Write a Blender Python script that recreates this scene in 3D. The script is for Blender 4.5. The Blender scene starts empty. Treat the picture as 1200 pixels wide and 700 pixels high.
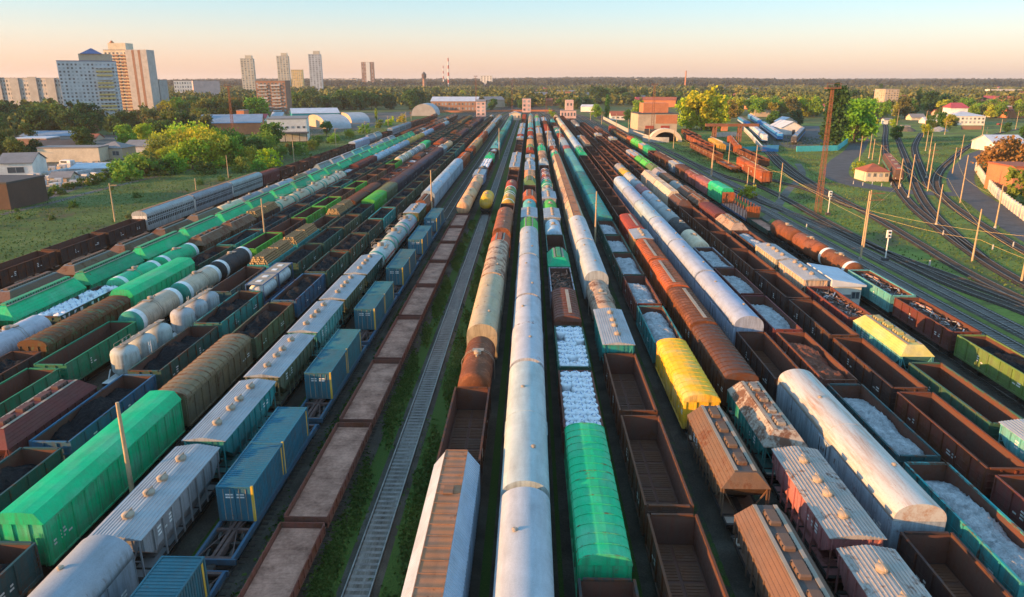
import bpy, math, random
import numpy as np
from mathutils import Vector, Matrix

# ------------------------------------------------------------------ camera, world, sun, exposure
scene = bpy.context.scene
COL = scene.collection
FOC, CAM_H, PITCH, YAW = 850.0, 29.5, math.atan(255 / 850.0), -math.atan(22.5 / 850.0 * 0.958)
cd = bpy.data.cameras.new("camera")
cd.sensor_width = 36.0
cd.sensor_fit = 'HORIZONTAL'
cd.lens = 36.0 * FOC / 1200.0
cd.clip_start = 0.5
cd.clip_end = 30000.0
cam = bpy.data.objects.new("camera", cd)
COL.objects.link(cam)
cam.location = (0, 0, CAM_H)
cam.rotation_euler = (math.pi / 2 - PITCH, 0, -YAW)
scene.camera = cam

SUN_EL, SUN_AZ = 9.5, 202.0          # azimuth measured anticlockwise from +X: low in the west, a little behind the camera
se, sa = math.radians(SUN_EL), math.radians(SUN_AZ)
SUN_DIR = Vector((math.cos(se) * math.cos(sa), math.cos(se) * math.sin(sa), math.sin(se)))
world = bpy.data.worlds.new("World")
scene.world = world
world.use_nodes = True
wn, wl = world.node_tree.nodes, world.node_tree.links
wn.clear()
sky = wn.new('ShaderNodeTexSky')
sky.sky_type = 'NISHITA'
sky.sun_disc = False
sky.sun_elevation = se
sky.sun_rotation = math.pi / 2 - sa
sky.altitude = 100
sky.air_density = 1.0
sky.dust_density = 1.0
sky.ozone_density = 3.0
# evening air: the physical sky blended with the measured colours of the low sky away from the sun (peach, then pale blue); the unseen zenith is brightened to fill the shadows
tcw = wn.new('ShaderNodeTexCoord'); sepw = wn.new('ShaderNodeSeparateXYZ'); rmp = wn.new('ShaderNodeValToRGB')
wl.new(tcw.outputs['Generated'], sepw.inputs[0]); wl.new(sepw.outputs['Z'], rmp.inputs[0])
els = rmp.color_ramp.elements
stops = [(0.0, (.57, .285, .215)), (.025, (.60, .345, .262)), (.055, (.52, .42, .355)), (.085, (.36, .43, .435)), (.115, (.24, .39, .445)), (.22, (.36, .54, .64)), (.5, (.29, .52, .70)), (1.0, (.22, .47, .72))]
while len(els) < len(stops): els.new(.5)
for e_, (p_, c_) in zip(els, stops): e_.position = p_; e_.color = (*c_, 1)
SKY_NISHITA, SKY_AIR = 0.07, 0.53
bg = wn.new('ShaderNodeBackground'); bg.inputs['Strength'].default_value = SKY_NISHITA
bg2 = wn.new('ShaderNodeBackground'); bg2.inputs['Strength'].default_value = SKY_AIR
addw = wn.new('ShaderNodeAddShader')
wo = wn.new('ShaderNodeOutputWorld')
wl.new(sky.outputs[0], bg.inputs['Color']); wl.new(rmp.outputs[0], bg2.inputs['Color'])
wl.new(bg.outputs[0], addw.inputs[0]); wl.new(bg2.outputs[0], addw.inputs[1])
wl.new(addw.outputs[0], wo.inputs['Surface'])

sl = bpy.data.lights.new("sun", 'SUN')
sl.energy = 5.0
sl.angle = math.radians(0.6)
sl.color = (1.0, 0.50, 0.17)
sun = bpy.data.objects.new("sun", sl)
COL.objects.link(sun)
sun.rotation_euler = SUN_DIR.to_track_quat('Z', 'Y').to_euler()

vs = scene.view_settings
vs.view_transform = 'Standard'
vs.look = 'None'
vs.gamma = 1.0
vs.use_curve_mapping = False
vs.exposure = 1.1
scene.cycles.max_bounces = 6
scene.cycles.diffuse_bounces = 3
scene.cycles.glossy_bounces = 2
scene.cycles.transmission_bounces = 2
scene.cycles.volume_bounces = 0
scene.cycles.use_denoising = True

CAM_R = cam.rotation_euler.to_matrix()
def gp(px, py, z=0.0):
    """ground point seen at a pixel of the 1200 x 700 photograph"""
    d = CAM_R @ Vector(((px - 600) / FOC, -(py - 350) / FOC, -1.0))
    t = (z - CAM_H) / d.z
    return Vector((d.x * t, d.y * t, z))
def depth(p):
    return -((CAM_R.transposed() @ (Vector(p) - Vector((0, 0, CAM_H)))).z)
def proj(p):
    q = CAM_R.transposed() @ (Vector(p) - Vector((0, 0, CAM_H)))
    if q.z > -0.1: return None
    return (600 + FOC * q.x / -q.z, 350 - FOC * q.y / -q.z)
TH = PITCH
def rowY(row, z=0.0):
    return (CAM_H - z) / math.tan(TH + math.atan((row - 350) / FOC))

rnd = random.Random(7)
RAIL = .27
HAZE = 0.00008

# ------------------------------------------------------------------ materials
MATS = {}
def newmat(name):
    m = bpy.data.materials.new(name)
    m.use_nodes = True
    nt = m.node_tree
    nt.nodes.clear()
    out = nt.nodes.new('ShaderNodeOutputMaterial')
    b = nt.nodes.new('ShaderNodeBsdfPrincipled')
    nt.links.new(b.outputs[0], out.inputs['Surface'])
    MATS[name] = m
    return m, nt, b
class NT:
    """tiny node helper"""
    def __init__(s, nt): s.nt = nt
    def n(s, t, **kw):
        x = s.nt.nodes.new(t)
        for k, v in kw.items(): setattr(x, k, v)
        return x
    def l(s, a, b): s.nt.links.new(a, b)
    def coords(s, rand=True, scale=(1, 1, 1)):
        tc = s.n('ShaderNodeTexCoord')
        mp = s.n('ShaderNodeMapping')
        mp.inputs['Scale'].default_value = scale
        s.l(tc.outputs['Object'], mp.inputs['Vector'])
        if rand:
            oi = s.n('ShaderNodeObjectInfo')
            mul = s.n('ShaderNodeMath', operation='MULTIPLY'); mul.inputs[1].default_value = 97.0
            s.l(oi.outputs['Random'], mul.inputs[0])
            ad = s.n('ShaderNodeVectorMath', operation='ADD')
            s.l(mp.outputs[0], ad.inputs[0]); s.l(mul.outputs[0], ad.inputs[1])
            return ad.outputs[0]
        return mp.outputs[0]
    def noise(s, vec, scale, detail=4, rough=.55, dist=0):
        x = s.n('ShaderNodeTexNoise')
        x.inputs['Scale'].default_value = scale
        x.inputs['Detail'].default_value = detail
        x.inputs['Roughness'].default_value = rough
        x.inputs['Distortion'].default_value = dist
        s.l(vec, x.inputs['Vector'])
        return x.outputs['Fac']
    def ramp(s, fac, stops):
        x = s.n('ShaderNodeValToRGB')
        e = x.color_ramp.elements
        while len(e) < len(stops): e.new(0.5)
        for el, (p, c) in zip(e, stops):
            el.position = p
            el.color = c if len(c) == 4 else (*c, 1)
        s.l(fac, x.inputs[0])
        return x.outputs[0]
    def mr(s, v, a, b, c=0., d=1.):
        x = s.n('ShaderNodeMapRange')
        s.l(v, x.inputs[0])
        for i, q in enumerate((a, b, c, d)):
            if hasattr(q, 'is_linked') or hasattr(q, 'node'): s.l(q, x.inputs[i + 1])
            else: x.inputs[i + 1].default_value = q
        return x.outputs[0]
    def mix(s, fac, a, b, bt='MIX'):
        x = s.n('ShaderNodeMix', data_type='RGBA', blend_type=bt)
        for sock, v in ((x.inputs[0], fac), (x.inputs[6], a), (x.inputs[7], b)):
            if hasattr(v, 'node'): s.l(v, sock)
            elif isinstance(v, (int, float)): sock.default_value = v
            else: sock.default_value = (*v, 1) if len(v) == 3 else v
        return x.outputs[2]
    def math(s, op, a, b=0.):
        x = s.n('ShaderNodeMath', operation=op)
        for i, v in enumerate((a, b)):
            if hasattr(v, 'node'): s.l(v, x.inputs[i])
            else: x.inputs[i].default_value = v
        return x.outputs[0]
    def bump(s, b, h, strength=.3, dist=.05):
        x = s.n('ShaderNodeBump')
        x.inputs['Strength'].default_value = strength
        x.inputs['Distance'].default_value = dist
        s.l(h, x.inputs['Height'])
        s.l(x.outputs[0], b.inputs['Normal'])
RUST = (0.16, 0.055, 0.022)
RUST2 = (0.075, 0.030, 0.016)
def paint_mat(name, fixed=None, rust=None, corr=0., rough=.68, dirt=.6, worn=0., dust=.42):
    """weathered paint: colour from the object, its alpha is how rusty it is"""
    m, nt, b = newmat(name)
    N = NT(nt)
    oi = N.n('ShaderNodeObjectInfo')
    v = N.coords()
    n1 = N.noise(v, .55, 6, .62, .3)
    n2 = N.noise(v, 3.2, 5, .65)
    vs_ = N.coords(True, (2.2, 2.2, .22))
    n3 = N.noise(vs_, 1.6, 4, .6)
    base = fixed if fixed else oi.outputs['Color']
    n4 = N.noise(v, 14, 3, .7)
    val = N.mr(N.math('ADD', N.math('MULTIPLY', n1, .5), N.math('MULTIPLY', n4, .5)), .33, .67, .80, 1.16)
    cmb = N.n('ShaderNodeCombineXYZ')
    for i in range(3): N.l(val, cmb.inputs[i])
    c = N.mix(1.0, base, cmb.outputs[0], 'MULTIPLY')
    rs = rust if rust is not None else (N.math('ADD', oi.outputs['Alpha'], worn) if worn else oi.outputs['Alpha'])
    # sun-faded patches and road dust on the lower edges
    n6 = N.noise(N.coords(True, (.5, .35, .9)), 1.0, 3, .5)
    bw = N.n('ShaderNodeRGBToBW'); N.l(c, bw.inputs[0])
    gry = N.n('ShaderNodeCombineXYZ')
    for i in range(3): N.l(bw.outputs[0], gry.inputs[i])
    c = N.mix(N.mr(n6, .45, .7, 0., .22), c, gry.outputs[0])
    tco = N.n('ShaderNodeTexCoord'); spz = N.n('ShaderNodeSeparateXYZ'); N.l(tco.outputs['Object'], spz.inputs[0])
    low = N.mr(N.math('ADD', spz.outputs[2], N.math('MULTIPLY', n2, 1.1)), 1.5, 2.8, dust, 0.)
    c = N.mix(low, c, (.095, .075, .06))
    # dirt running down
    geo = N.n('ShaderNodeNewGeometry'); sep = N.n('ShaderNodeSeparateXYZ'); N.l(geo.outputs['Normal'], sep.inputs[0])
    upf = N.mr(sep.outputs[2], .25, .7)
    n5 = N.noise(N.coords(True, (1.3, .22, 1.3)), 1.0, 5, .6)
    df = N.math('ADD', N.math('MULTIPLY', N.mr(n3, .42, .74, 0., dirt), N.math('SUBTRACT', 1., upf)), N.math('MULTIPLY', N.mr(n5, .45, .75, 0., dirt * .5), upf))
    c = N.mix(df, c, (.085, .065, .05))
    # rust patches: threshold lowers as the rust amount grows
    comb = N.math('ADD', N.math('MULTIPLY', n1, .65), N.math('MULTIPLY', n2, .35))
    if rust is not None:
        lo = .74 - .42 * rust
        rf = N.mr(comb, lo, lo + .09)
    else:
        lo = N.math('SUBTRACT', .74, N.math('MULTIPLY', rs, .42))
        hi = N.math('ADD', lo, .09)
        rf = N.mr(comb, lo, hi)
    rc = N.mix(n2, RUST2, RUST)
    c = N.mix(N.math('MULTIPLY', rf, .88), c, rc)
    N.l(c, b.inputs['Base Color'])
    N.l(N.mr(n2, .3, .7, rough - .12, rough + .2), b.inputs['Roughness'])
    b.inputs['Specular IOR Level'].default_value = .22
    h = n2
    if corr:
        w = N.n('ShaderNodeTexWave', wave_type='BANDS', bands_direction='Y')
        w.inputs['Scale'].default_value = corr
        tc = N.n('ShaderNodeTexCoord')
        N.l(tc.outputs['Object'], w.inputs['Vector'])
        h = N.math('ADD', N.math('MULTIPLY', w.outputs['Fac'], 1.0), N.math('MULTIPLY', n2, .15))
        N.bump(b, h, .8, .06)
    else:
        N.bump(b, h, .25, .02)
    return m
def streaked_mat(name, base, stain, thin):
    m, nt, b = newmat(name)
    N = NT(nt)
    n1 = N.noise(N.coords(True, (1.6, .16, 1.6)), 1.0, 6, .6, .5)
    n2 = N.noise(N.coords(True, (6, .5, 6)), 1.2, 5, .7)
    n3 = N.noise(N.coords(True), 9, 4, .7)
    f = N.math('ADD', N.math('MULTIPLY', n1, .6), N.math('MULTIPLY', n2, .4))
    c = N.mix(N.mr(f, .46, .66, 0., .85), base, stain)
    c = N.mix(N.mr(n3, .56, .70, 0., .45), c, thin)
    N.l(c, b.inputs['Base Color'])
    b.inputs['Roughness'].default_value = .55
    N.bump(b, n3, .15, .02)
def plain_mat(name, col, rough=.7, var=.25, scale=1.5, bump=.2, metal=0., col2=None, spec=.3, rand=True, bd=.03):
    m, nt, b = newmat(name)
    N = NT(nt)
    v = N.coords(rand)
    n1 = N.noise(v, scale, 6, .6)
    n2 = N.noise(v, scale * 6, 4, .6)
    c2 = col2 if col2 else tuple(max(0, x * (1 - 1.6 * var)) for x in col)
    c1 = tuple(min(1, x * (1 + var)) for x in col)
    c = N.ramp(N.math('ADD', N.math('MULTIPLY', n1, .65), N.math('MULTIPLY', n2, .35)), [(.35, c2), (.65, c1)])
    N.l(c, b.inputs['Base Color'])
    b.inputs['Roughness'].default_value = rough
    b.inputs['Metallic'].default_value = metal
    b.inputs['Specular IOR Level'].default_value = spec
    if bump: N.bump(b, n2, bump, bd)
    return m
streaked_mat('roof_streaked', (.50, .485, .45), (.36, .17, .075), (.24, .15, .09))
paint_mat('paint')
paint_mat('paint_corrugated', corr=1.15)
paint_mat('paint_worn', worn=.22)
paint_mat('roof_rust', fixed=(.36, .165, .08), rust=.42, corr=.45)
paint_mat('roof_steel', fixed=(.36, .385, .41), rust=.28, rough=.55)
paint_mat('pale_yellow', fixed=(.60, .50, .14), rust=.15)
paint_mat('roof_patched', fixed=(.44, .38, .31), rust=.70)
paint_mat('roof_cream', fixed=(.40, .36, .325), rust=.5)
paint_mat('roof_slate', fixed=(.17, .18, .21), rust=.30)
paint_mat('hatch_dark', fixed=(.085, .070, .065), rust=.45)
paint_mat('interior', fixed=(.13, .052, .036), rust=.45, dust=0.)
paint_mat('walkway', fixed=(.36, .29, .22), rust=.3, dust=0.)
paint_mat('floor_plate', fixed=(.15, .062, .034), rust=.45, dust=0.)
paint_mat('white_paint', fixed=(.74, .74, .72), rust=.12)
paint_mat('blue_paint', fixed=(.035, .12, .27), rust=.2)
paint_mat('green_paint', fixed=(.03, .27, .19), rust=.1)
paint_mat('yellow_paint', fixed=(.70, .42, .04), rust=.1)
paint_mat('red_paint', fixed=(.42, .06, .035), rust=.1)
plain_mat('running_gear', (.045, .035, .030), .85, .35)
plain_mat('wheel_steel', (.10, .085, .075), .5, .3, metal=.6)
plain_mat('black_rubber', (.02, .02, .02), .8, .2)
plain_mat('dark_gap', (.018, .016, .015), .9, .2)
plain_mat('coal', (.0105, .0115, .0145), .8, .5, 3.5, 1.0, spec=.22, bd=.15)
plain_mat('salt', (.50, .51, .53), .9, .30, 1.6, 1.0, bd=.25)
plain_mat('red_soil', (.20, .075, .045), .95, .3, 2.5, .9, bd=.1)
plain_mat('grey_gravel', (.30, .30, .31), .95, .35, 3, .9, bd=.1)
plain_mat('bag_white', (.74, .76, .80), .85, .12, 2.5, .5, bd=.05)
plain_mat('bag_blue', (.08, .22, .50), .8, .2)
plain_mat('wood_deck', (.42, .205, .14), .9, .35, .6, .4, col2=(.19, .08, .052))
plain_mat('frame_brown', (.12, .070, .060), .85, .3)
plain_mat('log_bark', (.33, .19, .085), .9, .35, 4)
plain_mat('log_cut', (.62, .40, .18), .85, .2, 6)
plain_mat('scrap_light', (.42, .42, .44), .6, .3, 4, metal=.3)
plain_mat('scrap_dark', (.11, .075, .06), .7, .4, 4)
plain_mat('rail_steel', (.26, .235, .215), .36, .25, 2, .0, metal=.85)
plain_mat('sleeper', (.21, .195, .18), .9, .25, 1.2, .3)
plain_mat('dark_sleeper', (.07, .055, .045), .9, .3, 1.2, .3)
plain_mat('concrete', (.42, .40, .37), .9, .18, .8, .3)
plain_mat('pole_concrete', (.48, .34, .20), .85, .15, .6, .2)
plain_mat('asphalt', (.085, .083, .085), .92, .2, .35, .3)
plain_mat('glass_pale', (.30, .33, .36), .3, .3, .5, 0, spec=.5)
plain_mat('glass_dark', (.075, .09, .105), .15, .2, .5, 0, spec=.6)
plain_mat('bark', (.10, .075, .055), .95, .3, 3, .6)
def wall_mat(name, col, var=.12, scale=.25):
    return plain_mat(name, col, .88, var, scale, .2)
for nm, c in dict(wall_white=(.70, .67, .62), wall_cream=(.62, .53, .40), wall_brick=(.31, .17, .115), wall_pink=(.62, .42, .38),
                  wall_grey=(.36, .35, .34), wall_panel=(.47, .43, .40), wall_blue_white=(.52, .53, .55), wall_yellow=(.66, .47, .18),
                  wall_orange=(.50, .19, .09), wall_teal=(.05, .36, .38), wall_tan=(.48, .38, .28), wall_brown=(.10, .06, .045),
                  roof_grey=(.22, .21, .21), roof_dark=(.075, .07, .07), roof_blue=(.20, .28, .37), roof_red=(.40, .07, .09),
                  roof_tile=(.33, .10, .055), roof_pale=(.48, .52, .58), roof_teal=(.18, .42, .48), arch_metal=(.40, .43, .46), blue_wall=(.04, .22, .48),
                  teal_wall=(.08, .50, .52), rust_lattice=(.24, .10, .055), signal_white=(.75, .74, .70), cap_blue=(.04, .10, .24)).items():
    wall_mat(nm, c)
def leaf_mat(name):
    m, nt, b = newmat(name)
    N = NT(nt)
    oi = N.n('ShaderNodeObjectInfo')
    v = N.coords(True)
    n1 = N.noise(v, 4.0, 4, .6)
    n2 = N.noise(v, 22.0, 2, .6)
    f = N.math('ADD', N.math('MULTIPLY', n1, .6), N.math('MULTIPLY', n2, .4))
    val = N.mr(f, .3, .7, .55, 1.5)
    cmb = N.n('ShaderNodeCombineXYZ')
    for i in range(3): N.l(val, cmb.inputs[i])
    c = N.mix(1.0, oi.outputs['Color'], cmb.outputs[0], 'MULTIPLY')
    b.inputs['Roughness'].default_value = .75
    b.inputs['Specular IOR Level'].default_value = .15
    N.l(c, b.inputs['Base Color'])
    tr = N.n('ShaderNodeBsdfTranslucent')
    N.l(c, tr.inputs['Color'])
    ms = N.n('ShaderNodeMixShader'); ms.inputs[0].default_value = .3
    out = [x for x in nt.nodes if x.type == 'OUTPUT_MATERIAL'][0]
    N.l(b.outputs[0], ms.inputs[1]); N.l(tr.outputs[0], ms.inputs[2]); N.l(ms.outputs[0], out.inputs['Surface'])
leaf_mat('leaf')
def far_leaf(name, a, bb, c3):
    m, nt, b = newmat(name)
    N = NT(nt)
    v = N.coords(False)
    n1 = N.noise(v, .012, 4, .6)
    n2 = N.noise(v, .09, 4, .7)
    f = N.math('ADD', N.math('MULTIPLY', n1, .45), N.math('MULTIPLY', n2, .55))
    N.l(N.ramp(f, [(.36, a), (.5, bb), (.62, c3)]), b.inputs['Base Color'])
    b.inputs['Roughness'].default_value = .9
    b.inputs['Specular IOR Level'].default_value = .1
far_leaf('wood_leaf', (.042, .066, .026), (.10, .125, .036), (.26, .225, .06))
far_leaf('forest_leaf', (.020, .026, .020), (.030, .036, .024), (.045, .045, .026))
far_leaf('grass_blade', (.05, .085, .022), (.075, .125, .028), (.15, .175, .05))

# ------------------------------------------------------------------ mesh builder
class MB:
    def __init__(s): s.v = []; s.f = []; s.m = []; s.sm = []
    def add(s, vs, fs, mat, smooth=False):
        o = len(s.v)
        s.v += [tuple(p) for p in vs]
        for f in fs:
            s.f.append(tuple(i + o for i in f)); s.m.append(mat); s.sm.append(smooth)
        return s
    def bx(s, x0, x1, y0, y1, z0, z1, mat):
        return s.add([(x0, y0, z0), (x1, y0, z0), (x1, y1, z0), (x0, y1, z0), (x0, y0, z1), (x1, y0, z1), (x1, y1, z1), (x0, y1, z1)],
                     [(3, 2, 1, 0), (4, 5, 6, 7), (0, 1, 5, 4), (1, 2, 6, 5), (2, 3, 7, 6), (3, 0, 4, 7)], mat)
    def loft(s, rings, mat, caps=True, smooth=False, closed=True, capmat=None):
        n = len(rings[0]); vs = [p for r in rings for p in r]; fs = []
        for k in range(len(rings) - 1):
            for i in range(n if closed else n - 1):
                a, b = k * n + i, k * n + (i + 1) % n
                fs.append((a, b, b + n, a + n))
        s.add(vs, fs, mat, smooth)
        if caps:
            s.add(rings[0], [tuple(range(n))[::-1]], capmat or mat)
            s.add(rings[-1], [tuple(range(n))], capmat or mat)
        return s
    def ext(s, prof, y0, y1, mat, caps=True, smooth=False, closed=True, capmat=None):
        """profile [(x, z)] anticlockwise seen from -Y, run along Y"""
        return s.loft([[(x, y0, z) for x, z in prof], [(x, y1, z) for x, z in prof]], mat, caps, smooth, closed, capmat)
    def cyl(s, p0, p1, r0, r1=None, n=8, mat='paint', caps=True, smooth=True):
        r1 = r0 if r1 is None else r1
        p0, p1 = Vector(p0), Vector(p1); d = (p1 - p0).normalized()
        a = d.orthogonal().normalized(); b = d.cross(a)
        R = lambda p, r: [tuple(p + (a * math.cos(t) + b * math.sin(t)) * r) for t in [2 * math.pi * i / n for i in range(n)]]
        return s.loft([R(p0, r0), R(p1, r1)], mat, caps, smooth)
    def bar(s, p0, p1, w, mat): return s.cyl(p0, p1, w * .7, None, 4, mat, True, False)
    def rev_y(s, pts, n, mat, cx=0, cz=0, smooth=True):
        """revolve [(r, y)] round an axis along Y"""
        rings = [[(cx + r * math.sin(2 * math.pi * i / n), y, cz + r * math.cos(2 * math.pi * i / n)) for i in range(n)] for r, y in pts]
        return s.loft(rings[::-1] if False else rings, mat, True, smooth)
    def rev_z(s, pts, n, mat, cx=0, cy=0, smooth=True):
        rings = [[(cx + r * math.cos(2 * math.pi * i / n), cy + r * math.sin(2 * math.pi * i / n), z) for i in range(n)] for r, z in pts]
        return s.loft(rings, mat, True, smooth)
    def merge(s, o, off=(0, 0, 0), rz=0):
        c, q = math.cos(rz), math.sin(rz); k = len(s.v)
        s.v += [(x * c - y * q + off[0], x * q + y * c + off[1], z + off[2]) for x, y, z in o.v]
        s.f += [tuple(i + k for i in f) for f in o.f]; s.m += o.m; s.sm += o.sm
        return s
    def mesh(s, name):
        me = bpy.data.meshes.new(name)
        me.from_pydata(s.v, [], s.f)
        names = list(dict.fromkeys(s.m))
        for nme in names: me.materials.append(MATS[nme])
        ix = {nme: i for i, nme in enumerate(names)}
        me.polygons.foreach_set('material_index', [ix[x] for x in s.m])
        me.polygons.foreach_set('use_smooth', s.sm)
        me.update()
        return me
    def build(s, name, parent=None, loc=(0, 0, 0), rz=0, col=None):
        return obj(name, s.mesh(name), parent, loc, rz, col)
def obj(name, data, parent=None, loc=(0, 0, 0), rz=0, col=None):
    o = bpy.data.objects.new(name, data)
    COL.objects.link(o)
    o.location = loc
    if rz: o.rotation_euler = (0, 0, rz)
    if parent: o.parent = parent
    if col: o.color = col if len(col) == 4 else (*col, 1)
    return o
def tag(o, label=None, cat=None, group=None, kind=None):
    if label: o['label'] = label
    if cat: o['category'] = cat
    if group: o['group'] = group
    if kind: o['kind'] = kind
    return o
def thing(name, label, cat, loc=(0, 0, 0), rz=0, group=None):
    return tag(obj(name, None, None, loc, rz), label, cat, group)
def npmesh(name, verts, quads, mats):
    me = bpy.data.meshes.new(name)
    nv, nf = len(verts), len(quads)
    me.vertices.add(nv); me.vertices.foreach_set('co', verts.astype(np.float32).ravel())
    k = quads.shape[1]
    me.loops.add(nf * k); me.loops.foreach_set('vertex_index', quads.astype(np.int32).ravel())
    me.polygons.add(nf); me.polygons.foreach_set('loop_start', np.arange(0, nf * k, k, dtype=np.int32))
    try: me.polygons.foreach_set('loop_total', np.full(nf, k, dtype=np.int32))
    except Exception: pass
    for m in mats: me.materials.append(MATS[m])
    me.update(calc_edges=True)
    return me
def quads_at(C, S, rg, up=0.0):
    """one randomly turned quad of half-size S at every centre C"""
    n = len(C)
    a = rg.normal(size=(n, 3)); a /= np.linalg.norm(a, axis=1, keepdims=True)
    b = rg.normal(size=(n, 3)); b[:, 2] += up
    b -= a * (a * b).sum(1, keepdims=True); b /= np.linalg.norm(b, axis=1, keepdims=True) + 1e-9
    S = np.asarray(S).reshape(-1, 1)
    V = np.stack([C - a * S - b * S, C + a * S - b * S, C + a * S + b * S, C - a * S + b * S], 1).reshape(-1, 3)
    return V, np.arange(n * 4).reshape(-1, 4)
ORD = "zeroth first second third fourth fifth sixth seventh eighth ninth tenth eleventh twelfth thirteenth fourteenth fifteenth sixteenth seventeenth eighteenth nineteenth".split()
TENS = {2: ("twenty", "twentieth"), 3: ("thirty", "thirtieth"), 4: ("forty", "fortieth"), 5: ("fifty", "fiftieth"), 6: ("sixty", "sixtieth")}
def ordinal(n):
    if n < 20: return ORD[n]
    return TENS[n // 10][1] if n % 10 == 0 else TENS[n // 10][0] + " " + ORD[n % 10]
# ------------------------------------------------------------------ terrain, yard, tracks, roads
def sheet(name, pts, mat, z=0., kind='structure', res=None):
    m = MB().add([(p[0], p[1], z) for p in pts], [tuple(range(len(pts)))], mat)
    return tag(m.build(name), kind=kind)
def ground_mat(name, stops, sc, bump=.4, stops2=None, sc2=.9, strk=False):
    m, nt, b = newmat(name)
    N = NT(nt)
    v = N.coords(False, (3.5, .45, 1) if strk else (1, 1, 1))
    n1 = N.noise(v, sc, 7, .62, .4)
    n2 = N.noise(v, sc2, 6, .7)
    f = N.math('ADD', N.math('MULTIPLY', n1, .6), N.math('MULTIPLY', n2, .4))
    N.l(N.ramp(f, stops), b.inputs['Base Color'])
    b.inputs['Roughness'].default_value = .95
    b.inputs['Specular IOR Level'].default_value = .15
    N.bump(b, n2, bump, .15)
    return m
ground_mat('terrain', [(.34, (.05, .07, .025)), (.46, (.08, .11, .032)), (.55, (.13, .135, .05)), (.66, (.2, .18, .11))], .02, .5, sc2=.35)
ground_mat('meadow', [(.38, (.10, .08, .045)), (.45, (.07, .10, .028)), (.53, (.095, .145, .034)), (.62, (.18, .175, .075))], .05, .6, sc2=1.1)
ground_mat('bright_meadow', [(.38, (.115, .085, .05)), (.45, (.11, .13, .034)), (.54, (.15, .21, .04)), (.66, (.22, .25, .065))], .06, .6, sc2=1.0)
ground_mat('cinder', [(.38, (.028, .025, .022)), (.50, (.055, .050, .043)), (.62, (.095, .085, .070))], .25, .6, sc2=4)
ground_mat('ballast', [(.36, (.085, .078, .070)), (.5, (.15, .14, .125)), (.64, (.23, .215, .19))], .3, .8, sc2=9)
ground_mat('fill_ballast', [(.36, (.075, .066, .056)), (.5, (.145, .13, .112)), (.66, (.27, .25, .22))], .35, .6, sc2=2.6, strk=True)
ground_mat('old_ballast', [(.36, (.050, .042, .034)), (.5, (.085, .070, .055)), (.64, (.13, .115, .09))], .3, .8, sc2=9)
ground_mat('dark_ballast', [(.36, (.020, .020, .022)), (.5, (.035, .034, .036)), (.64, (.06, .058, .056))], .3, .8, sc2=9)
ground_mat('dirt_yard', [(.36, (.07, .06, .05)), (.5, (.13, .115, .10)), (.64, (.20, .18, .155))], .1, .5, sc2=1)
def yard_mat():
    """cinders with grass growing in long strips between the tracks"""
    m, nt, b = newmat('yard_soil')
    N = NT(nt)
    v = N.coords(False)
    tc = N.n('ShaderNodeTexCoord'); sp = N.n('ShaderNodeSeparateXYZ')
    N.l(tc.outputs['Object'], sp.inputs[0])
    big = N.noise(N.coords(False, (.22, .03, 1)), 1.0, 5, .6)
    fine = N.noise(v, 1.3, 7, .7)
    tiny = N.noise(v, 9, 5, .7)
    # most grass round the empty track and towards the main line side
    near = N.mr(N.math('ABSOLUTE', N.math('ADD', sp.outputs[0], 9.5)), 2.5, 26, .30, .03)
    f = N.math('ADD', N.math('ADD', N.math('MULTIPLY', big, .5), N.math('MULTIPLY', fine, .5)), near)
    grass = N.ramp(tiny, [(.3, (.028, .055, .012)), (.5, (.050, .095, .018)), (.7, (.085, .13, .026))])
    soil = N.ramp(N.math('ADD', N.math('MULTIPLY', fine, .5), N.math('MULTIPLY', tiny, .5)), [(.35, (.040, .036, .030)), (.5, (.078, .068, .056)), (.65, (.135, .12, .10))])
    N.l(N.mix(N.mr(f, .5, .6), soil, grass), b.inputs['Base Color'])
    b.inputs['Roughness'].default_value = .95
    b.inputs['Specular IOR Level'].default_value = .15
    N.bump(b, tiny, .6, .1)
yard_mat()
FAR = 14000
g = MB()
nx, ny = 60, 60
xs = [(-1 + 2 * i / nx) for i in range(nx + 1)]; xs = [math.copysign(abs(t) ** 2.4, t) * 9000 for t in xs]
ys = [-300 + (i / ny) ** 2.6 * FAR for i in range(ny + 1)]
def terrain_z(x, y):
    t = max(0, min(1, (y - 1500) / 4500))
    return -.03 + t * t * (3 - 2 * t) * (22 + 6 * math.sin(x * .0011 + 1) + 4 * math.sin(x * .0027))
g.add([(x, y, terrain_z(x, y)) for y in ys for x in xs], [(j * (nx + 1) + i, j * (nx + 1) + i + 1, (j + 1) * (nx + 1) + i + 1, (j + 1) * (nx + 1) + i) for j in range(ny) for i in range(nx)], 'terrain', True)
tag(g.build('ground'), kind='structure')
sheet('field', [(-250, 30), (-66, 30), (-66, 640), (-250, 640)], 'meadow', .004)
sheet('grassland', [(52, 20), (330, 20), (360, 560), (52, 560)], 'bright_meadow', .004)
sheet('yard_ground', [(-81, -10), (52.5, -10), (52.5, 560), (30, 900), (-30, 900), (-81, 640)], 'yard_soil', .012)

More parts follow.
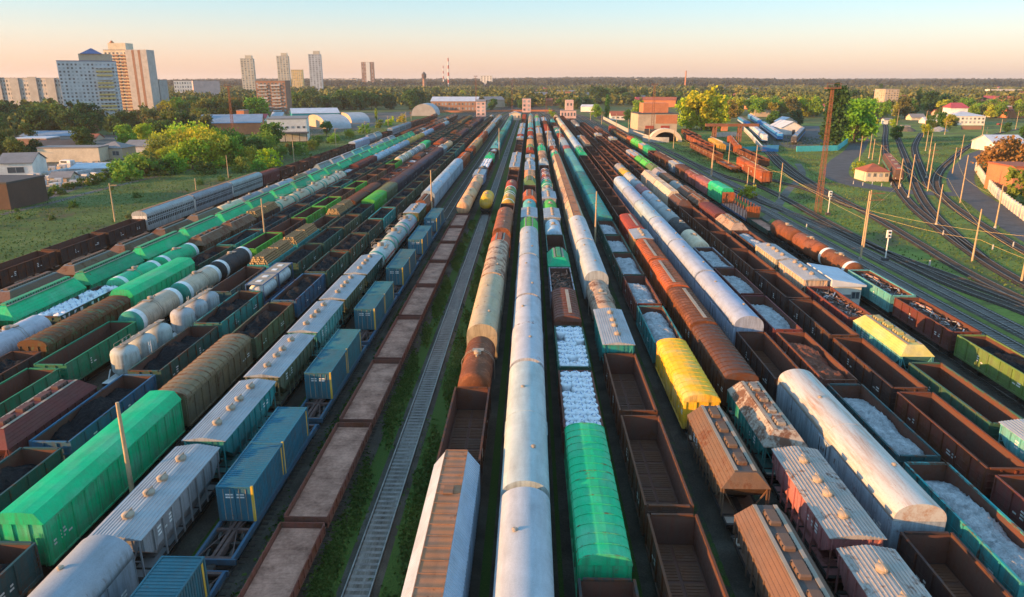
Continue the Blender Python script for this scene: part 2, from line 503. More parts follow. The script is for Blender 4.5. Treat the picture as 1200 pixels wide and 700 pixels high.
# ---- railway tracks
TRACK_PTS = []
def track(pts, rails='rail_steel', bed='old_ballast', slp='dark_sleeper', sleep_to=120, bw=1.75, name='railway_track', h=RAIL, fill=None, hl=1.32):
    """one track along a line of ground points: ballast bed, sleepers, two rails"""
    P = [Vector((p[0], p[1], 0)) for p in pts]
    m = MB(); n = len(P)
    for a_, b_ in zip(P, P[1:]):
        k_ = max(1, int((b_ - a_).length / 1.5))
        TRACK_PTS.extend([tuple((a_ + (b_ - a_) * (q / k_))[:2]) for q in range(k_)])
    T = []
    for i in range(n):
        d = (P[min(n - 1, i + 1)] - P[max(0, i - 1)]).normalized()
        T.append((d, Vector((d.y, -d.x, 0))))
    def rib(prof, mat):
        m.loft([[tuple(P[i] + T[i][1] * a + Vector((0, 0, z))) for a, z in prof] for i in range(n)], mat, True, False, True)
    zb = h - .17
    m.loft([[tuple(P[i] + T[i][1] * a + Vector((0, 0, z))) for a, z in ((bw + .35, .014), (bw * .78, zb), (-bw * .78, zb), (-bw - .35, .014))] for i in range(n)], bed, False, False, False)
    for s_ in (-1, 1):
        c = s_ * .797
        rib([(c - .045, zb + .03), (c + .045, zb + .03), (c + .04, h), (c - .04, h)], rails)
    if fill: m.loft([[tuple(P[i] + T[i][1] * a + Vector((0, 0, z))) for a, z in ((.72, h - .142), (-.72, h - .142))] for i in range(n)], fill, False, False, False)
    acc = 0
    for i in range(n - 1):
        seg = P[i + 1] - P[i]; Ls = seg.length
        while acc < Ls:
            q = P[i] + seg * (acc / Ls)
            if q.length < sleep_to:
                d, s_ = T[i]
                w = .13
                vs_ = [q + s_ * a * hl + d * b_ * w + Vector((0, 0, z)) for z in (zb - .05, zb + .035) for a, b_ in ((-1, -1), (1, -1), (1, 1), (-1, 1))]
                m.add([tuple(v) for v in vs_], [(4, 5, 6, 7), (0, 1, 5, 4), (1, 2, 6, 5), (2, 3, 7, 6), (3, 0, 4, 7)], slp)
            acc += .6
        acc -= Ls
    return tag(m.build(name), kind='structure')
def lin(x, y0, y1, step=40):
    n = max(2, int((y1 - y0) / step))
    return [(x, y0 + (y1 - y0) * i / n) for i in range(n + 1)]
TX = {-12: -77, -11.5: -71, -11: -65.2, -10: -60.3, -9: -55.5, -8: -50.3, -7: -45.8, -6: -40, -5: -36, -4: -30.4, -3: -23.9, -2: -19.3, -1: -14.7, 0: -10.2, 1: -5, 2: -.2, 3: 4.3, 4: 9, 5: 14.5, 6: 19.1, 7: 23.9, 8: 28.2, 9: 33.6, 10: 38.1, 11: 42.7, 12: 47.2}
for k, x in TX.items():
    tail = []
    xe = -8 + (x + 8) * .22
    for i in range(1, 9):
        t = i / 8; e = t * t * (3 - 2 * t)
        tail.append((x + (xe - x) * e, 620 + 330 * t))
    if k == 0: track(lin(x, 12, 620, 20) + tail, bed='old_ballast', slp='sleeper', sleep_to=300, bw=.95, hl=.74, fill='fill_ballast')
    else: track(lin(x, 12 if abs(k) < 8 else 40, 620) + tail, sleep_to=110 if k in (-2, -1, 11, 12) else 0)
for i, x in enumerate((56.0, 60.3)):
    track(lin(x, 40, 900), bed='old_ballast', slp='sleeper', sleep_to=260, bw=1.35)
def smooth(pts, n=8):
    """Catmull-Rom through pixel points laid on the ground"""
    g_ = [gp(*p) for p in pts]; out = []
    for i in range(len(g_) - 1):
        a, b_, c, d = g_[max(0, i - 1)], g_[i], g_[i + 1], g_[min(len(g_) - 1, i + 2)]
        for k in range(n):
            t = k / n
            q = .5 * ((2 * b_) + (c - a) * t + (2 * a - 5 * b_ + 4 * c - d) * t * t + (3 * b_ - a - 3 * c + d) * t ** 3)
            out.append((q.x, q.y))
    out.append((g_[-1].x, g_[-1].y))
    return out
kw = dict(bed='old_ballast', sleep_to=330, bw=.95)
track(smooth([(1270, 388), (1200, 357), (1120, 327), (1040, 297), (960, 263), (900, 240), (860, 224), (800, 203), (740, 181), (690, 163)]), **kw)
track(smooth([(1270, 381), (1200, 353), (1130, 318), (1080, 288), (1030, 258), (985, 234), (945, 216), (915, 196), (900, 180), (885, 165), (872, 150)]), **kw)
track(smooth([(1270, 398), (1200, 366), (1120, 336), (1060, 308), (1000, 277), (950, 250), (925, 236), (890, 219), (850, 207), (815, 193), (790, 180)]), **kw)
track(smooth([(985, 234), (950, 214), (930, 200), (905, 178), (893, 163), (886, 150)]), **kw)
track(smooth([(1000, 244), (950, 224), (910, 213), (880, 205), (845, 188), (825, 172)]), **kw)
kw = dict(bed='dark_ballast', sleep_to=330, bw=1.2)
track(smooth([(1270, 368), (1200, 333), (1150, 303), (1100, 267), (1068, 240), (1050, 215), (1040, 190), (1037, 165), (1038, 150), (1034, 138)]), **kw)
track(smooth([(1150, 303), (1110, 268), (1085, 240), (1072, 215), (1063, 190), (1053, 165), (1048, 150)]), **kw)
track(smooth([(1270, 325), (1200, 294), (1150, 264), (1115, 240), (1098, 222), (1099, 205), (1112, 190), (1135, 172), (1165, 158), (1220, 146)]), **kw)
track(smooth([(1090, 222), (1078, 195), (1072, 172), (1080, 156)]), **kw)
# ---- roads
ROADS = []
def ribbon(name, pts, width, mat, z=.02):
    P = smooth(pts, 8); P = [Vector((a, b_, 0)) for a, b_ in P]; n = len(P); L_, R_ = [], []
    for i in range(n):
        d = (P[min(n - 1, i + 1)] - P[max(0, i - 1)]).normalized(); s_ = Vector((d.y, -d.x, 0))
        L_.append((*(P[i] + s_ * width / 2)[:2], z)); R_.append((*(P[i] - s_ * width / 2)[:2], z))
    ROADS.append((P, width))
    m = MB().add(L_ + R_, [(i, n + i, n + i + 1, i + 1) for i in range(n - 1)], mat)
    return tag(m.build(name), kind='structure')
ribbon('road', [(1270, 310), (1200, 270), (1160, 243), (1130, 222), (1126, 205), (1137, 190), (1150, 180), (1190, 168)], 7.5, 'asphalt', .028)
ribbon('road', [(1125, 228), (1075, 226), (1040, 222), (1000, 215), (980, 205), (985, 190), (1000, 178), (1008, 165), (1013, 150)], 8.0, 'asphalt', .024)
ribbon('path', [(880, 270), (905, 250), (922, 225), (940, 205), (935, 192)], 2.2, 'dirt_yard', .022)
ribbon('path', [(0, 252), (60, 238), (120, 222), (180, 208), (240, 195), (300, 182)], 2.2, 'dirt_yard', .022)
def patch(name, pts, mat, z): return sheet(name, [gp(*p)[:2] for p in pts], mat, z)
patch('depot_yard', [(880, 148), (965, 148), (972, 172), (935, 176), (898, 168)], 'asphalt', .03)
patch('storage_yard', [(-90, 232), (40, 240), (130, 208), (210, 180), (150, 158), (-20, 160)], 'dirt_yard', .016)
patch('works_yard', [(300, 168), (420, 152), (470, 140), (500, 130), (350, 136)], 'dirt_yard', .016)
# ------------------------------------------------------------------ buildings
def z_at_row(x, y, row):
    lo, hi = 0., 300.
    for _ in range(40):
        mid = (lo + hi) / 2
        if proj((x, y, mid))[1] > row: lo = mid
        else: hi = mid
    return lo
WIN_CACHE = {}
def win_mesh(w, h, frame='wall_grey', glass='glass_dark'):
    k = (round(w, 2), round(h, 2), frame, glass)
    if k not in WIN_CACHE:
        m = MB(); t = min(.11, w * .06)
        m.bx(-w / 2, w / 2, -.03, .02, -h / 2, h / 2, glass)
        for a, b_ in ((-w / 2, -w / 2 + t), (w / 2 - t, w / 2), (-t / 2, t / 2)): m.bx(a, b_, -.08, -.031, -h / 2, h / 2, frame)
        for a, b_ in ((-h / 2, -h / 2 + t), (h / 2 - t, h / 2)): m.bx(-w / 2 + t, w / 2 - t, -.075, -.031, a, b_, frame)
        WIN_CACHE[k] = (m, m.mesh('window'))
    return WIN_CACHE[k]
def windows(root, faces, W, D, z0, z1, rows, cols, wfrac=.5, hfrac=.55, scols=None, frame='wall_grey', cap=100):
    """rows x cols windows on the faces named (f front, l, r side, b back)"""
    spots = []
    fh = (z1 - z0) / rows
    for fc in faces:
        n = cols if fc in 'fb' else (scols or max(1, int(cols * D / W)))
        span = W if fc in 'fb' else D
        cw = span / n
        for r in range(rows):
            for c in range(n):
                u = -span / 2 + cw * (c + .5); z = z0 + fh * (r + .5)
                if fc == 'f': spots.append((fc, (u, -D / 2, z), 0))
                elif fc == 'b': spots.append((fc, (u, D / 2, z), math.pi))
                elif fc == 'r': spots.append((fc, (W / 2, u, z), math.pi / 2))
                else: spots.append((fc, (-W / 2, u, z), -math.pi / 2))
    mb, me = win_mesh(W / cols * wfrac, fh * hfrac, frame)
    mb2, me2 = win_mesh(W / cols * wfrac, fh * hfrac, 'white_paint', 'glass_pale')
    rest = MB(); rw = random.Random(int(W * 10) + rows)
    for i, (fc, p, rz) in enumerate(spots):
        q_ = rw.random() < .38
        if i < cap: obj('window', me2 if q_ else me, root, p, rz)
        else: rest.merge(mb2 if q_ else mb, p, rz)
    if rest.v: tag(rest.build('window', root), kind='stuff')
def building(name, label, cat, x0, x1, base, top, dep, wall, roof='flat', roofmat='roof_grey', rh=None, win=None, rot=0, group=None, axis='x', over=.4, z_top=None, door=None):
    cx = (x0 + x1) / 2
    p = gp(cx, base)
    W = (x1 - x0) / (FOC / depth(p)); H = z_at_row(p.x, p.y, top)
    if z_top: H = z_top
    c, s_ = math.cos(rot), math.sin(rot)
    ctr = (p.x - s_ * dep / 2, p.y + c * dep / 2, 0)
    root = thing(name, label, cat, ctr, rot, group)
    rh_ = rh if rh is not None else (min(W, dep) * .22 if roof in ('gable', 'hip') else .5)
    Hw = H - rh_ if roof in ('gable', 'hip', 'arch') else H
    wb = MB().bx(-W / 2, W / 2, -dep / 2, dep / 2, 0, Hw, wall)
    r = MB(); o = over
    if roof == 'flat':
        r.bx(-W / 2 - .15, W / 2 + .15, -dep / 2 - .15, dep / 2 + .15, Hw + .003, Hw + .45, roofmat)
    elif roof == 'gable':
        if axis == 'x':
            wb.add([(sx * W / 2, y, z) for sx in (-1, 1) for y, z in ((-dep / 2, Hw), (dep / 2, Hw), (0, H - .12))], [(0, 1, 2), (5, 4, 3)], wall)
            pr = [(-dep / 2 - o, Hw - .1), (0, H), (dep / 2 + o, Hw - .1), (dep / 2 + o, Hw + .08), (0, H + .2), (-dep / 2 - o, Hw + .08)]
            r.loft([[(x, y, z) for y, z in pr] for x in (-W / 2 - o, W / 2 + o)], roofmat)
        else:
            wb.add([(x, sy * dep / 2, z) for sy in (-1, 1) for x, z in ((-W / 2, Hw), (W / 2, Hw), (0, H - .12))], [(0, 1, 2), (5, 4, 3)], wall)
            pr = [(-W / 2 - o, Hw - .1), (0, H), (W / 2 + o, Hw - .1), (W / 2 + o, Hw + .08), (0, H + .2), (-W / 2 - o, Hw + .08)]
            r.loft([[(x, y, z) for x, z in pr] for y in (-dep / 2 - o, dep / 2 + o)], roofmat)
    elif roof == 'hip':
        a = [(-W / 2 - o, -dep / 2 - o, Hw), (W / 2 + o, -dep / 2 - o, Hw), (W / 2 + o, dep / 2 + o, Hw), (-W / 2 - o, dep / 2 + o, Hw)]
        k = max(.1, W / 2 - dep / 2)
        r.add(a + [(-k, 0, H), (k, 0, H)], [(0, 1, 5, 4), (1, 2, 5), (2, 3, 4, 5), (3, 0, 4), (3, 2, 1, 0)], roofmat)
    elif roof == 'arch':
        wb = MB()
        n = 14; hw = W / 2 if axis == 'y' else dep / 2; ln = dep if axis == 'y' else W
        pr = [(hw * math.cos(math.pi * i / n), H * math.sin(math.pi * i / n) ** .85) for i in range(n + 1)]
        rings = [[(x, y, z) if axis == 'y' else (y, x, z) for x, z in pr] for y in (-ln / 2, ln / 2)]
        r.loft(rings, roofmat, False, True, False)
        for q_ in rings: MB().add([tuple(q) for q in q_], [tuple(range(n + 1))], wall).build('end_wall', root)
        for k in range(9):
            y = -ln / 2 + ln * k / 8
            big = [(x * 1.012, z * 1.012 + .02) for x, z in pr]
            r.loft([[(x, yy, z) if axis == 'y' else (yy, x, z) for x, z in big] for yy in (y - .12, y + .12)], roofmat, False, False, False)
    if wb.v: wb.build('wall', root)
    r.build('roof', root)
    if win: windows(root, win[0], W, dep, win[4] if len(win) > 4 else .8, (win[5] if len(win) > 5 else Hw - .4), win[1], win[2], scols=win[3] if len(win) > 3 else None)
    if door:
        MB().bx(-.1, W * door, -dep / 2 - .06, -dep / 2 - .002, 0, min(3.2, Hw * .75), 'roof_dark').build('door', root)
    return root, W, dep, Hw
# -- the two tall towers and the long slab on the field side
bt, W, D, H = building('apartment_tower', 'blue-white apartment tower with ochre balconies and blue pointed roof cap', 'apartment tower', 83, 141, 146, 72, 15, 'wall_blue_white', rot=.42, roofmat='cap_blue')
windows(bt, 'fr', W, D, 6, H - 1, 15, 14, scols=5)
for r in range(13):
    z = 7 + r * (H - 9) / 13
    MB().bx(W * .16, W * .44, -D / 2 - 1.3, -D / 2 - .1, z, z + 1.1, 'wall_yellow' if r % 3 else 'wall_blue_white').build('balcony', bt)
MB().bx(-W / 2 - .3, W / 2 + .3, -D / 2 - .9, -D / 2 - .01, 3.2, 5.0, 'wall_teal').build('shop_band', bt)
MB().bx(-4, W * .44, -6, 6, H + .46, H + 5, 'wall_tan').add([(-3, -7, H + 5.01), (W * .3, -7, H + 5.01), (W * .3, 7, H + 5.01), (-3, 7, H + 5.01), ((W * .3 - 3) / 2, 0, H + 9)], [(0, 1, 4), (1, 2, 4), (2, 3, 4), (3, 0, 4), (3, 2, 1, 0)], 'cap_blue').build('penthouse', bt)
tt, W, D, H = building('apartment_tower', 'tallest cream tower with two brown stripes down its plain side', 'apartment tower', 133, 160, 139, 59, 14, 'wall_cream', rot=.02)
windows(tt, 'fl', W, D, 5, H - 1, 19, 6, scols=5)
for r in range(18):
    z = 6 + r * (H - 8) / 18
    for u in (-.46, -.1, .22): MB().bx(W * u, W * (u + .24), -D / 2 - 1.3, -D / 2 - .1, z, z + 1.1, 'wall_tan' if u < -.3 else 'wall_brick').build('balcony', tt)
MB().bx(W / 2 + .02, W / 2 + 17, -D / 2 - 3, D / 2 - 4, 0, H + .3, 'wall_panel').build('stair_block', tt)
for u in (5.0, 10.0): MB().bx(W / 2 + u, W / 2 + u + 2.0, -D / 2 - 3.06, -D / 2 - 3.002, 0, H, 'wall_brick').build('stripe', tt)
MB().bx(-W * .3, W * .45, -6, 6, H + .46, H + 5.5, 'wall_cream').build('penthouse', tt)
MB().cyl((-W * .2, -3, H + 5.5), (-W * .2, -3, H + 7.5), 2.2, .4, 10, 'wall_orange').build('turret', tt)
sb, W, D, H = building('apartment_block', 'long grey panel block of nine storeys behind the dark trees', 'apartment block', -70, 79, 138, 92, 14, 'wall_panel', win=('f', 9, 44))
for k in range(7):
    x = -W / 2 + W * (k + .5) / 7
    MB().bx(x - 3.5, x + 3.5, -D / 2 - 1.4, -D / 2 - .11, 3, H + (1.2 if k % 2 else .2), 'wall_grey').build('loggia', sb)
building('apartment_block', 'grey slab just beside the cream tower, small balconies', 'apartment block', 180, 192, 138, 94, 14, 'wall_grey', win=('f', 9, 4))
building('apartment_block', 'low pink-white block far behind the yellow trees', 'apartment block', 207, 229, 118, 95, 30, 'wall_white', win=('f', 5, 8), rot=.25)
building('apartment_block', 'pink gabled-end block with grey side, beyond the street', 'apartment block', 230, 259, 121, 95, 40, 'wall_pink', win=('r', 8, 6, 8), rot=.45)
eb, W, D, H = building('apartment_block', 'nine storey brick block with glazed balconies', 'apartment block', 303, 337, 134, 95, 18, 'wall_brick', rot=.05)
windows(eb, 'f', W, D, 2, H - 1, 9, 8)
for u in (-.42, .02):
    for r in range(9):
        z = 2.5 + r * (H - 4) / 9
        MB().bx(W * u, W * (u + .3), -D / 2 - 1.2, -D / 2 - .1, z, z + 1.1, 'wall_grey' if (r * 3) % 4 else 'wall_blue_white').build('balcony', eb)
for x0, x1, base, top, lab in ((286, 300, 114, 66, 'first pale high-rise of the skyline, stepped top'), (328, 341, 113, 63, 'pale high-rise rising behind the brick block'), (365, 379, 115, 61, 'bluish high-rise with warm lit edge, farthest along the skyline row')):
    t, W, D, H = building('high_rise', lab, 'high-rise', x0, x1, base, top + 3, 20, 'wall_cream' if x0 < 360 else 'wall_blue_white', rot=.2, win=('fr', 22, 4, 4))
    MB().bx(-W * .1, W * .4, -D * .4, D * .4, H + .46, H + 6, 'wall_cream').build('penthouse', t)
for x0, x1, lab in ((343, 349, 'short yellowish tower close behind the high-rise'), (349, 356, 'second short yellowish tower beside its twin')):
    building('high_rise', lab, 'high-rise', x0, x1, 108, 82, 20, 'wall_yellow', win=('f', 14, 3), rot=.15)
t, W, D, H = building('high_rise', 'red and white high-rise standing alone above the trees', 'high-rise', 425, 439, 106, 73, 24, 'wall_brick', win=('f', 16, 5), rot=.1)
MB().bx(-W * .12, W * .2, -D / 2 - 1, -D / 2 - .09, 0, H, 'white_paint').build('stair_strip', t)
building('apartment_block', 'small white block beside the mast near the crane', 'apartment block', 563, 577, 106, 89, 18, 'wall_white', win=('f', 7, 4))
for k, (a, b_) in enumerate(((380, 418), (446, 474), (650, 680), (688, 716), (735, 760))):
    building('apartment_block', '%s of the low sunlit blocks on the horizon' % ('widest', 'second from the widest', 'third from the widest', 'fourth from the widest', 'last')[k], 'apartment block', a, b_, 101.5, 93 + k % 2, 30, 'wall_cream', win=('f', 5, 12), group='sunlit blocks on the horizon')
# water tower
p = gp(497.5, 108); Hh = z_at_row(p.x, p.y, 84)
t = thing('water_tower', 'brick water tower with conical cap above the trees', 'water tower', p)
MB().cyl((0, 0, 0), (0, 0, Hh * .65), 5, 4, 14, 'wall_brick').build('shaft', t)
MB().rev_z([(4, Hh * .65), (6.5, Hh * .72), (6.5, Hh * .86)], 14, 'wall_brown').build('tank', t)
MB().rev_z([(7, Hh * .86), (.2, Hh)], 14, 'roof_dark', smooth=False).build('roof', t)
def chimney(px, base, top, r, bands, lab):
    p = gp(px, base); h = z_at_row(p.x, p.y, top); t = thing('chimney', lab, 'chimney', p); n = 9
    if bands:
        for k in range(n): MB().cyl((0, 0, h * k / n), (0, 0, h * (k + 1) / n), r * (1 - .5 * k / n), r * (1 - .5 * (k + 1) / n), 12, 'red_paint' if k % 2 == 0 else 'white_paint', k == n - 1).build('band', t)
    else:
        MB().cyl((0, 0, 0), (0, 0, h), r, r * .6, 12, 'wall_orange').build('shaft', t)
        MB().cyl((0, 0, h - 1.2), (0, 0, h + .2), r * .75, r * .75, 12, 'wall_brick').build('rim', t)
chimney(520, 105, 77, 2.4, True, 'shorter thin red and white banded chimney')
chimney(526, 106, 68, 3.6, True, 'taller red and white banded chimney')
chimney(802.5, 108, 83, 2.6, False, 'plain brick chimney standing over the trees')
# -- sheds and works near the yard, field side
building('warehouse', 'teal warehouse with pale sloped roof by the arched hangars', 'warehouse', 344, 398, 143, 128, 40, 'wall_teal', 'gable', 'roof_pale', rh=3, rot=.35, win=('f', 1, 9))
building('hangar', 'large arched pale metal hangar with open cream end', 'hangar', 382, 412, 151, 136, 50, 'wall_tan', 'arch', 'arch_metal', rot=.55, axis='x')
building('hangar', 'smaller arched metal hangar behind the first one', 'hangar', 412, 434, 144, 133, 40, 'wall_tan', 'arch', 'arch_metal', rot=.55, axis='x')
wb_, W, D, H = building('works_hall', 'white works hall with a dark canopy on posts', 'works hall', 316, 360, 166, 140, 30, 'wall_white', rot=.25, win=('f', 1, 7, 3, 6, 8), roofmat='roof_grey')
cn = MB().bx(-W * .25, W * .55, -D / 2 - 9, -D / 2 - .2, 4.4, 4.8, 'roof_dark')
cn.build('canopy', wb_)
for k in range(5): MB().bx(-W * .23 + k * W * .18, -W * .23 + k * W * .18 + .3, -D / 2 - 8.7, -D / 2 - 8.4, 0, 4.4, 'roof_dark').build('post', wb_)
building('works_shed', 'orange brick shed with a broad pale blue roof', 'shed', 238, 306, 158, 136, 34, 'wall_orange', 'gable', 'roof_blue', rh=4, rot=.3)
building('annex', 'small orange brick tower annex beside the blue roof', 'annex', 279, 288, 152, 130, 8, 'wall_orange')
building('warehouse', 'long low brick factory under a grey roof with windows', 'factory', 505, 560, 131, 114, 30, 'wall_brick', 'gable', 'roof_pale', rh=4, win=('f', 2, 14), rot=-.02)
building('hangar', 'arched glasshouse hangar near the yard throat', 'hangar', 482, 511, 136, 122, 30, 'wall_grey', 'arch', 'arch_metal', axis='y')
building('signal_cabin', 'narrow pink tower cabin by the yard throat', 'cabin', 558, 569, 137, 117, 9, 'wall_pink', win=('f', 4, 2, 2), roof='gable', rh=1.5)
building('signal_cabin', 'pale pink cabin among the trees beyond the throat', 'cabin', 612, 622, 132, 116, 9, 'wall_pink', win=('f', 3, 2, 2))
building('yard_hut', 'little cream hut with pitched roof at the track throat', 'hut', 597, 610, 141, 131, 7, 'wall_cream', 'gable', 'roof_pale', rh=1.8, axis='y', win=('f', 1, 3))
sc_, W, D, H = building('station_house', 'pink and white station house with a raised tower', 'station', 657, 675, 139, 130, 9, 'wall_pink', win=('f', 1, 5))
MB().bx(-W * .2, W * .32, -3, 4, H + .46, H + 8.5, 'wall_pink').build('tower', sc_)
for k in range(2): obj('window', win_mesh(1.4, 2.2)[1], sc_, (-W * .05 + k * W * .22, -3.0, H + 5))
# depot on the far bank of the main line
dp, W, D, H = building('depot_hall', 'weathered ochre depot hall with two red doors', 'depot', 747, 793, 156, 134, 24, 'wall_tan', roofmat='roof_dark', rot=.05)
for u in (-.2, .2): MB().bx(W * u - 2.6, W * u + 2.6, -D / 2 - .1, -D / 2 - .004, 0, 4.2, 'red_paint').build('door', dp)
MB().bx(-W * .05, W / 2 - .1, -D / 2 - .09, -D / 2 - .003, H * .5, H - .4, 'wall_orange').build('rust_panel', dp)
MB().bx(-W * .3, W * .35, -D * .1, D * .4, H + .46, H + 6, 'wall_orange').build('upper_storey', dp)
pt = gp(779, 166); a = thing('tunnel_portal', 'cream arched portal with curved retaining wall by the depot', 'portal', pt)
m = MB(); n = 16; R0, R1 = 6.2, 8.2
for i in range(n):
    t0, t1 = math.pi * i / n, math.pi * (i + 1) / n
    m.add([(R * math.cos(t), y, R * math.sin(t) * .8) for y in (-3, 3) for t in (t0, t1) for R in (R0, R1)], [(0, 1, 3, 2), (4, 6, 7, 5), (1, 5, 7, 3), (0, 2, 6, 4)], 'wall_cream')
m.build('arch', a)
m = MB()
for i in range(12):
    t0 = math.pi * 1.02 + i * .13; t1 = t0 + .13
    m.loft([[(0 + 11 * math.cos(t) + q, 1 + 8 * math.sin(t), z) for q, z in ((-.25, 0), (.25, 0), (.25, 2.6), (-.25, 2.6))] for t in (t0, t1)], 'concrete')
m.build('retaining_wall', a)
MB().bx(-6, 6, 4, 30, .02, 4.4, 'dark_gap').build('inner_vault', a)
def wall_run(name, lab, pts, h, mat, th=.3, cat='wall', posts=None):
    P = [gp(*q) for q in pts]; m = MB()
    t = thing(name, lab, cat, P[0]); o = P[0]
    for i in range(len(P) - 1):
        a, b_ = P[i] - o, P[i + 1] - o; d = (b_ - a).normalized(); s_ = Vector((d.y, -d.x, 0)) * th / 2
        n = max(1, int((b_ - a).length / 3))
        for k in range(n):
            q0, q1 = a + (b_ - a) * k / n, a + (b_ - a) * ((k + 1) / n)
            m.loft([[tuple(q + s_), tuple(q - s_), tuple(q - s_ + Vector((0, 0, h))), tuple(q + s_ + Vector((0, 0, h)))] for q in (q0 + d * .02, q1 - d * .02)], mat)
            if posts:
                pm = MB().bx(-.2, .2, -.2, .2, 0, h + .25, posts); pm.build('post', t, tuple(q0))
    m.build('panel', t)
    return t
wall_run('concrete_wall', 'long pale wall running beside the main line to the depot', [(707, 140), (735, 155), (760, 164)], 2.2, 'concrete')
wall_run('concrete_wall', 'pale concrete wall between the scrap wagons and the crane', [(832, 166), (855, 176), (872, 181)], 2.6, 'concrete')
wall_run('concrete_wall', 'grey wall behind the red gantry crane', [(838, 161), (868, 160)], 2.6, 'concrete')
wall_run('concrete_wall', 'long white wall along the railcar siding', [(868, 150), (880, 162), (893, 178)], 2.4, 'white_paint')
wall_run('painted_fence', 'bright blue panel fence at the depot throat', [(893, 178), (912, 178)], 2.8, 'blue_wall', cat='fence')
wall_run('painted_fence', 'teal panel fence behind the scrap wagons', [(848, 176), (866, 178), (890, 177)], 2.0, 'wall_teal', cat='fence')
wall_run('painted_fence', 'pale turquoise fence below the poplar', [(933, 178), (981, 177), (993, 168)], 2.4, 'teal_wall', cat='fence')
wall_run('white_wall', 'white wall curving along the road by the autumn tree', [(1143, 200), (1152, 215), (1165, 230), (1183, 246), (1212, 268)], 2.6, 'white_paint', posts='wall_cream')
wall_run('brick_wall', 'low red brick wall in front of the school', [(1126, 152), (1150, 152)], 2.2, 'wall_brick')
wall_run('metal_fence', 'orange metal railing across the yard throat', [(480, 134), (520, 132), (560, 132), (600, 131), (650, 131)], 1.8, 'wall_orange', cat='fence')
# gantry crane
p0, p1 = gp(837, 166), gp(866, 166)
t = thing('gantry_crane', 'rusty red gantry crane standing over the scrap siding', 'gantry crane', p0)
s_ = p1 - p0; Hc = z_at_row(p0.x, p0.y, 145)
MB().bx(-5, s_.x + 9, -.8, .8, Hc - 1.4, Hc, 'rust_lattice').build('girder', t)
for x in (0, s_.x):
    m = MB()
    for q in (-2.2, 2.2): m.bar((x, q, 0), (x + .5, q * .3, Hc - 1.4), .55, 'rust_lattice'); m.bar((x - .9, q, .2), (x - .9, q * .3, Hc - 1.4), .4, 'rust_lattice')
    m.bar((x - .5, -2.2, 2), (x - .5, 2.2, 5), .3, 'rust_lattice'); m.build('leg', t)
MB().bx(3, 6, -1.2, 1.2, Hc - 3.6, Hc - 1.42, 'wall_orange').build('trolley', t)
# signal side houses
building('gable_house', 'white gabled hall with low roof on the depot yard', 'hall', 915, 941, 158, 143, 22, 'wall_white', 'gable', 'roof_pale', rh=3.4, axis='y', door=.12)
building('gable_house', 'small pale house behind the white gabled hall', 'house', 915, 933, 151, 138, 14, 'wall_cream', 'gable', 'roof_pale', rh=3, axis='y')
building('track_house', 'small cream house under a red-brown hipped roof by the crossing', 'house', 1014, 1041, 213, 193, 8, 'wall_cream', 'hip', 'roof_tile', rh=2.2, win=('fr', 1, 4, 2, 1.0, 3.0))
rb, W, D, H = building('round_tower_block', 'tan round apartment tower amid the trees', 'apartment tower', 1034, 1050, 133, 105, 22, 'wall_tan', win=('fl', 10, 5, 5))
building('yellow_house', 'pale yellow two-storey house below the round tower', 'house', 1050, 1064, 135, 122, 12, 'wall_cream', win=('f', 2, 3))
sc_, W, D, H = building('school', 'white school with a red hipped roof and rows of windows', 'school', 1116, 1152, 147, 131, 26, 'wall_white', 'hip', 'roof_pale', rh=3, win=('f', 2, 8), rot=-.1)
MB().bx(-W * .35, W * .2, 0, 12, H, H + 5, 'wall_white').build('upper_storey', sc_)
MB().add([(-W * .38, -1, H + 5), (W * .24, -1, H + 5), (W * .24, 13, H + 5), (-W * .38, 13, H + 5), (-W * .25, 6, H + 8.5), (W * .1, 6, H + 8.5)], [(0, 1, 5, 4), (1, 2, 5), (2, 3, 4, 5), (3, 0, 4), (3, 2, 1, 0)], 'roof_red').build('upper_roof', sc_)
building('house', 'low white house with pale roofs by the road bend', 'house', 1163, 1202, 178, 160, 16, 'wall_white', 'gable', 'roof_pale', rh=3, win=('f', 1, 5))
building('brick_shed', 'orange brick building at the edge behind the white wall', 'shed', 1184, 1222, 228, 197, 12, 'wall_orange', 'flat', 'roof_tile')
building('hall', 'long white hall on the far hillside among trees', 'hall', 1160, 1196, 113, 105, 20, 'wall_white', win=('f', 2, 10))
building('hut', 'tiny white hut with blue door beyond the poles', 'hut', 1036, 1045, 146, 139, 5, 'wall_white', 'gable', 'roof_grey', rh=1, door=.2)
building('hut', 'small grey hut beside the diverging tracks', 'hut', 1058, 1066, 154, 148, 4, 'wall_grey')
building('pink_roof_house', 'house with a crimson roof just left of the depot trees'.replace('left of', 'before'), 'house', 716, 732, 141, 131, 14, 'wall_white', 'gable', 'roof_tile', rh=3, win=('f', 1, 3))
# field side yards
building('storage_shed', 'white gabled shed with grey roof beside the storage yard', 'shed', 3, 38, 209, 182, 14, 'wall_white', 'gable', 'roof_grey', rh=2.5, rot=.3, win=('f', 1, 1))
building('flat_shed', 'dark flat-roofed shed at the edge of the field', 'shed', -75, 14, 246, 216, 14, 'wall_brown', roofmat='roof_dark')
building('long_garage', 'long cream garage row with turquoise doors', 'garage', 48, 116, 190, 174, 9, 'wall_cream', 'flat', 'roof_grey', rot=.12)
building('brick_house', 'small brick house with hipped grey roof beside the garages', 'house', 113, 145, 187, 167, 10, 'wall_tan', 'hip', 'roof_grey', rh=2.2, win=('f', 1, 2))
building('grey_shed', 'grey metal shed behind the bright willow shrubs', 'shed', 147, 188, 182, 166, 14, 'wall_blue_white', 'gable', 'roof_grey', rh=2, rot=.1)
building('low_store', 'low brown-roofed store behind the garages', 'store', 40, 95, 176, 166, 14, 'wall_cream', 'gable', 'roof_dark', rh=2.2, rot=.15)
